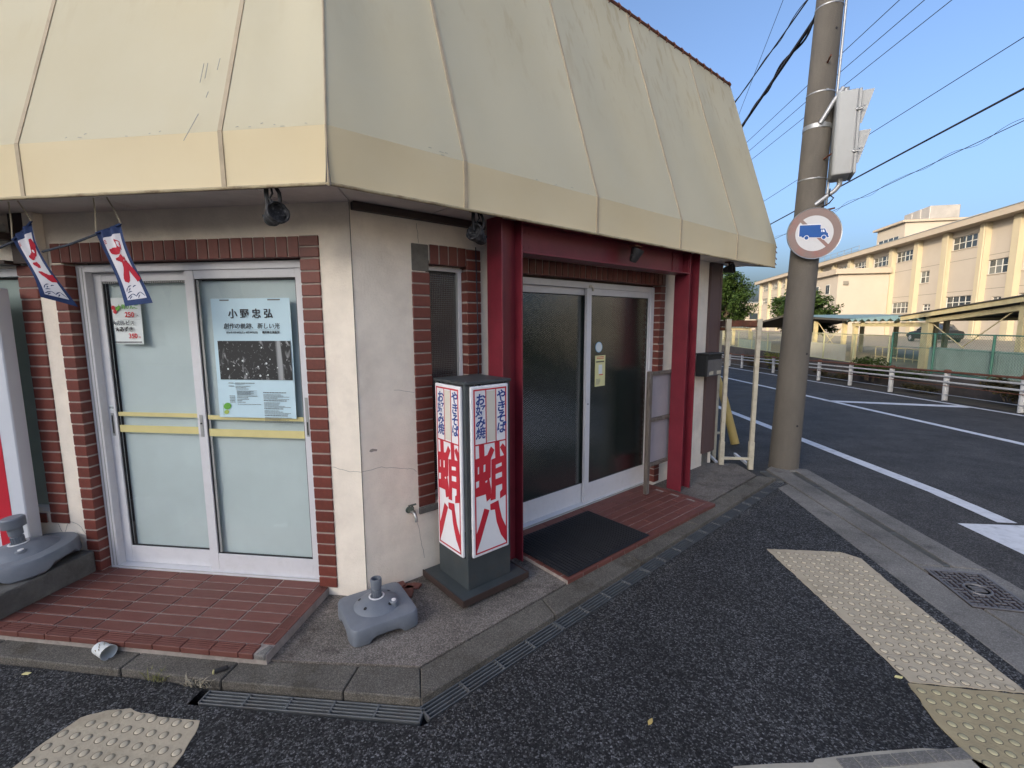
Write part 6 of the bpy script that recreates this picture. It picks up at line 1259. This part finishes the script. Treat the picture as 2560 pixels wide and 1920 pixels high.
BX('vent_box', M['greypatch'], wg, -14.895, -14.72, -4.75, -4.25, 5.95, 6.4, bev=.02)
pt_ = thing('roof_penthouse', 'cream stair tower on the school roof', 'building', (SX, SY, 10.8), SA)
BX('tower_wall', M['school'], pt_, -23.2, -17.2, 2.2, 10, 0, 2.6); BX('tower_roof', M['schoolroof'], pt_, -23.6, -16.9, 1.8, 10.4, 2.605, 2.85); BX('low_block', M['school'], pt_, -17.15, -9.0, 4.5, 12, 0, 1.7); BX('window_band', M['winglass'], pt_, -22.7, -18.2, 2.185, 2.198, .35, 1.25)
for k in range(5): BX('mullion', M['winframe'], pt_, -22.7 + k * 1.1, -22.62 + k * 1.1, 2.16, 2.184, .35, 1.25)
tk_ = thing('water_tank', 'silver panelled water tank on top of the stair tower', 'water tank', (SX, SY, 13.66), SA)
for k in range(3): BX('tank_panel', M['tank'], tk_, -22.2 + k * 1.7, -20.55 + k * 1.7, 4.5, 7.5, 0, 1.5, bev=.06)
rl_ = thing('roof_railing', 'thin railing on the school roof left of the stair tower', 'railing', (SX, SY, 10.9), SA)
for z in (.45, .9): MB().tube([(-40, .3, z), (-23.3, .3, z)], .025, 6).build('rail', M['greyink'], rl_)
for k in range(9): MB().tube([(-40 + k * 2.08, .3, 0), (-40 + k * 2.08, .3, .9)], .03, 6).build('baluster', M['greyink'], rl_)
for x in (-5.55, -1.05): MB().tube([(-x * 0 + x - .0, -.06, .2), (x, -.06, 9.9)], .06, 8).build('downpipe', M['schoolpillar'], scb)
# far house and neighbour
fh = thing('far_house', 'small distant building left of the school end', 'building', (44, 118, -0.5)); BX('wall', M['school'], fh, -4, 6, 0, 8, 0, 7.0); MB().prism([(-4.5, 0), (6.5, 0), (6.5, 1), (-4.5, 1)], 7.0, 7.3).build('roof', M['greyink'], fh); BX('window', M['winglass'], fh, -2, 3, -.06, -.002, 3.2, 4.6)
nb = thing('neighbour_house', 'grey sheet clad neighbour just visible past the brown pillar', 'building', (1.2, 13.2, -0.2)); BX('wall', mat('grey_cladding', (0.24, 0.27, 0.30), 0.7, .08, 3), nb, -5.5, 1.62, 0, 8, 0, 5.2); BX('corner_trim', M['winframe'], nb, 1.625, 1.70, -.05, .10, 0, 5.25); MB().prism([(-5.8, -.3), (1.8, -.3), (1.8, 8.3), (-5.8, 8.3)], 5.2, 5.35).build('roof', M['greyink'], nb)
# ================================================================== HOUSES ACROSS THE SIDE STREET (behind the camera), WITH AN ADDED SHADE BLOCK AND BOUNCE HOUSE
def house(label, x0, x1, y0, y1, h_, wallc, ridge=1.8, roofc=(0.06, 0.06, 0.065)):
    t = thing('house', label, 'building', ((x0 + x1) / 2, y1, -0.2), 0, 'houses across the side street'); cx = (x0 + x1) / 2; w_ = (x1 - x0) / 2; dp = y1 - y0
    BX('wall', mat('house_wall', wallc, .9, .06, 1.5), t, -w_, w_, -dp, 0, 0, h_)
    MB().add([(-w_ - .4, .4, h_), (w_ + .4, .4, h_), (w_ + .4, -dp - .4, h_), (-w_ - .4, -dp - .4, h_), (-w_ - .4, -dp / 2, h_ + ridge), (w_ + .4, -dp / 2, h_ + ridge)], [(0, 1, 5, 4), (2, 3, 4, 5), (1, 2, 5), (3, 0, 4), (3, 2, 1, 0)]).build('roof', mat('house_roof', roofc, .7, .1, 3), t)
    for fz in (1.0, 3.8, 6.6):
        if fz + 1.2 > h_: break
        n = max(1, int(w_ * 2 / 3))
        for k in range(n):
            x = -w_ + (k + .5) * 2 * w_ / n; f = MB().box(x - .8, x + .8, .005, .05, fz, fz + 1.2).build('window', M['winframe'], t); BX('pane', M['winglass'], f, x - .74, x - .03, .051, .06, fz + .06, fz + 1.14); BX('pane', M['winglass'], f, x + .03, x + .74, .051, .06, fz + .06, fz + 1.14)
    return t
house('low beige house across the side street', -19.5, -3.5, -19, -12.5, 3.6, (0.62, 0.58, 0.50), 1.0); house('low grey house across the side street beside the beige one', -33, -20.5, -19, -11.5, 4.2, (0.50, 0.50, 0.48)); house('white house at the corner across the side street', -2.6, 2.0, -20, -12, 4.6, (0.62, 0.60, 0.55), 1.2)
ap = house('unseen eight storey block added far behind the camera to shade the street', -18.5, 18.5, -14, 0, 23.9, (0.55, 0.52, 0.47), 0.4); ap.location = (-43.0, -35.9, -0.2); ap.rotation_euler = (0, 0, math.atan2(-0.62, 0.785)); ap['group'] = 'unseen houses added for the light'  # added block, sized to keep direct sun and part of its glow off the shop
hs = house('unseen cream two storey house added beyond the right edge to bounce sunlight', -6.5, 6.5, -7, 0, 6.4, (0.78, 0.73, 0.62), 1.4); hs.location = (12.6, -5.6, 0.0); hs.rotation_euler = (0, 0, R(90)); hs['group'] = 'unseen houses added for the light'  # added out of view; its sunlit wall throws warm light on the entrance side
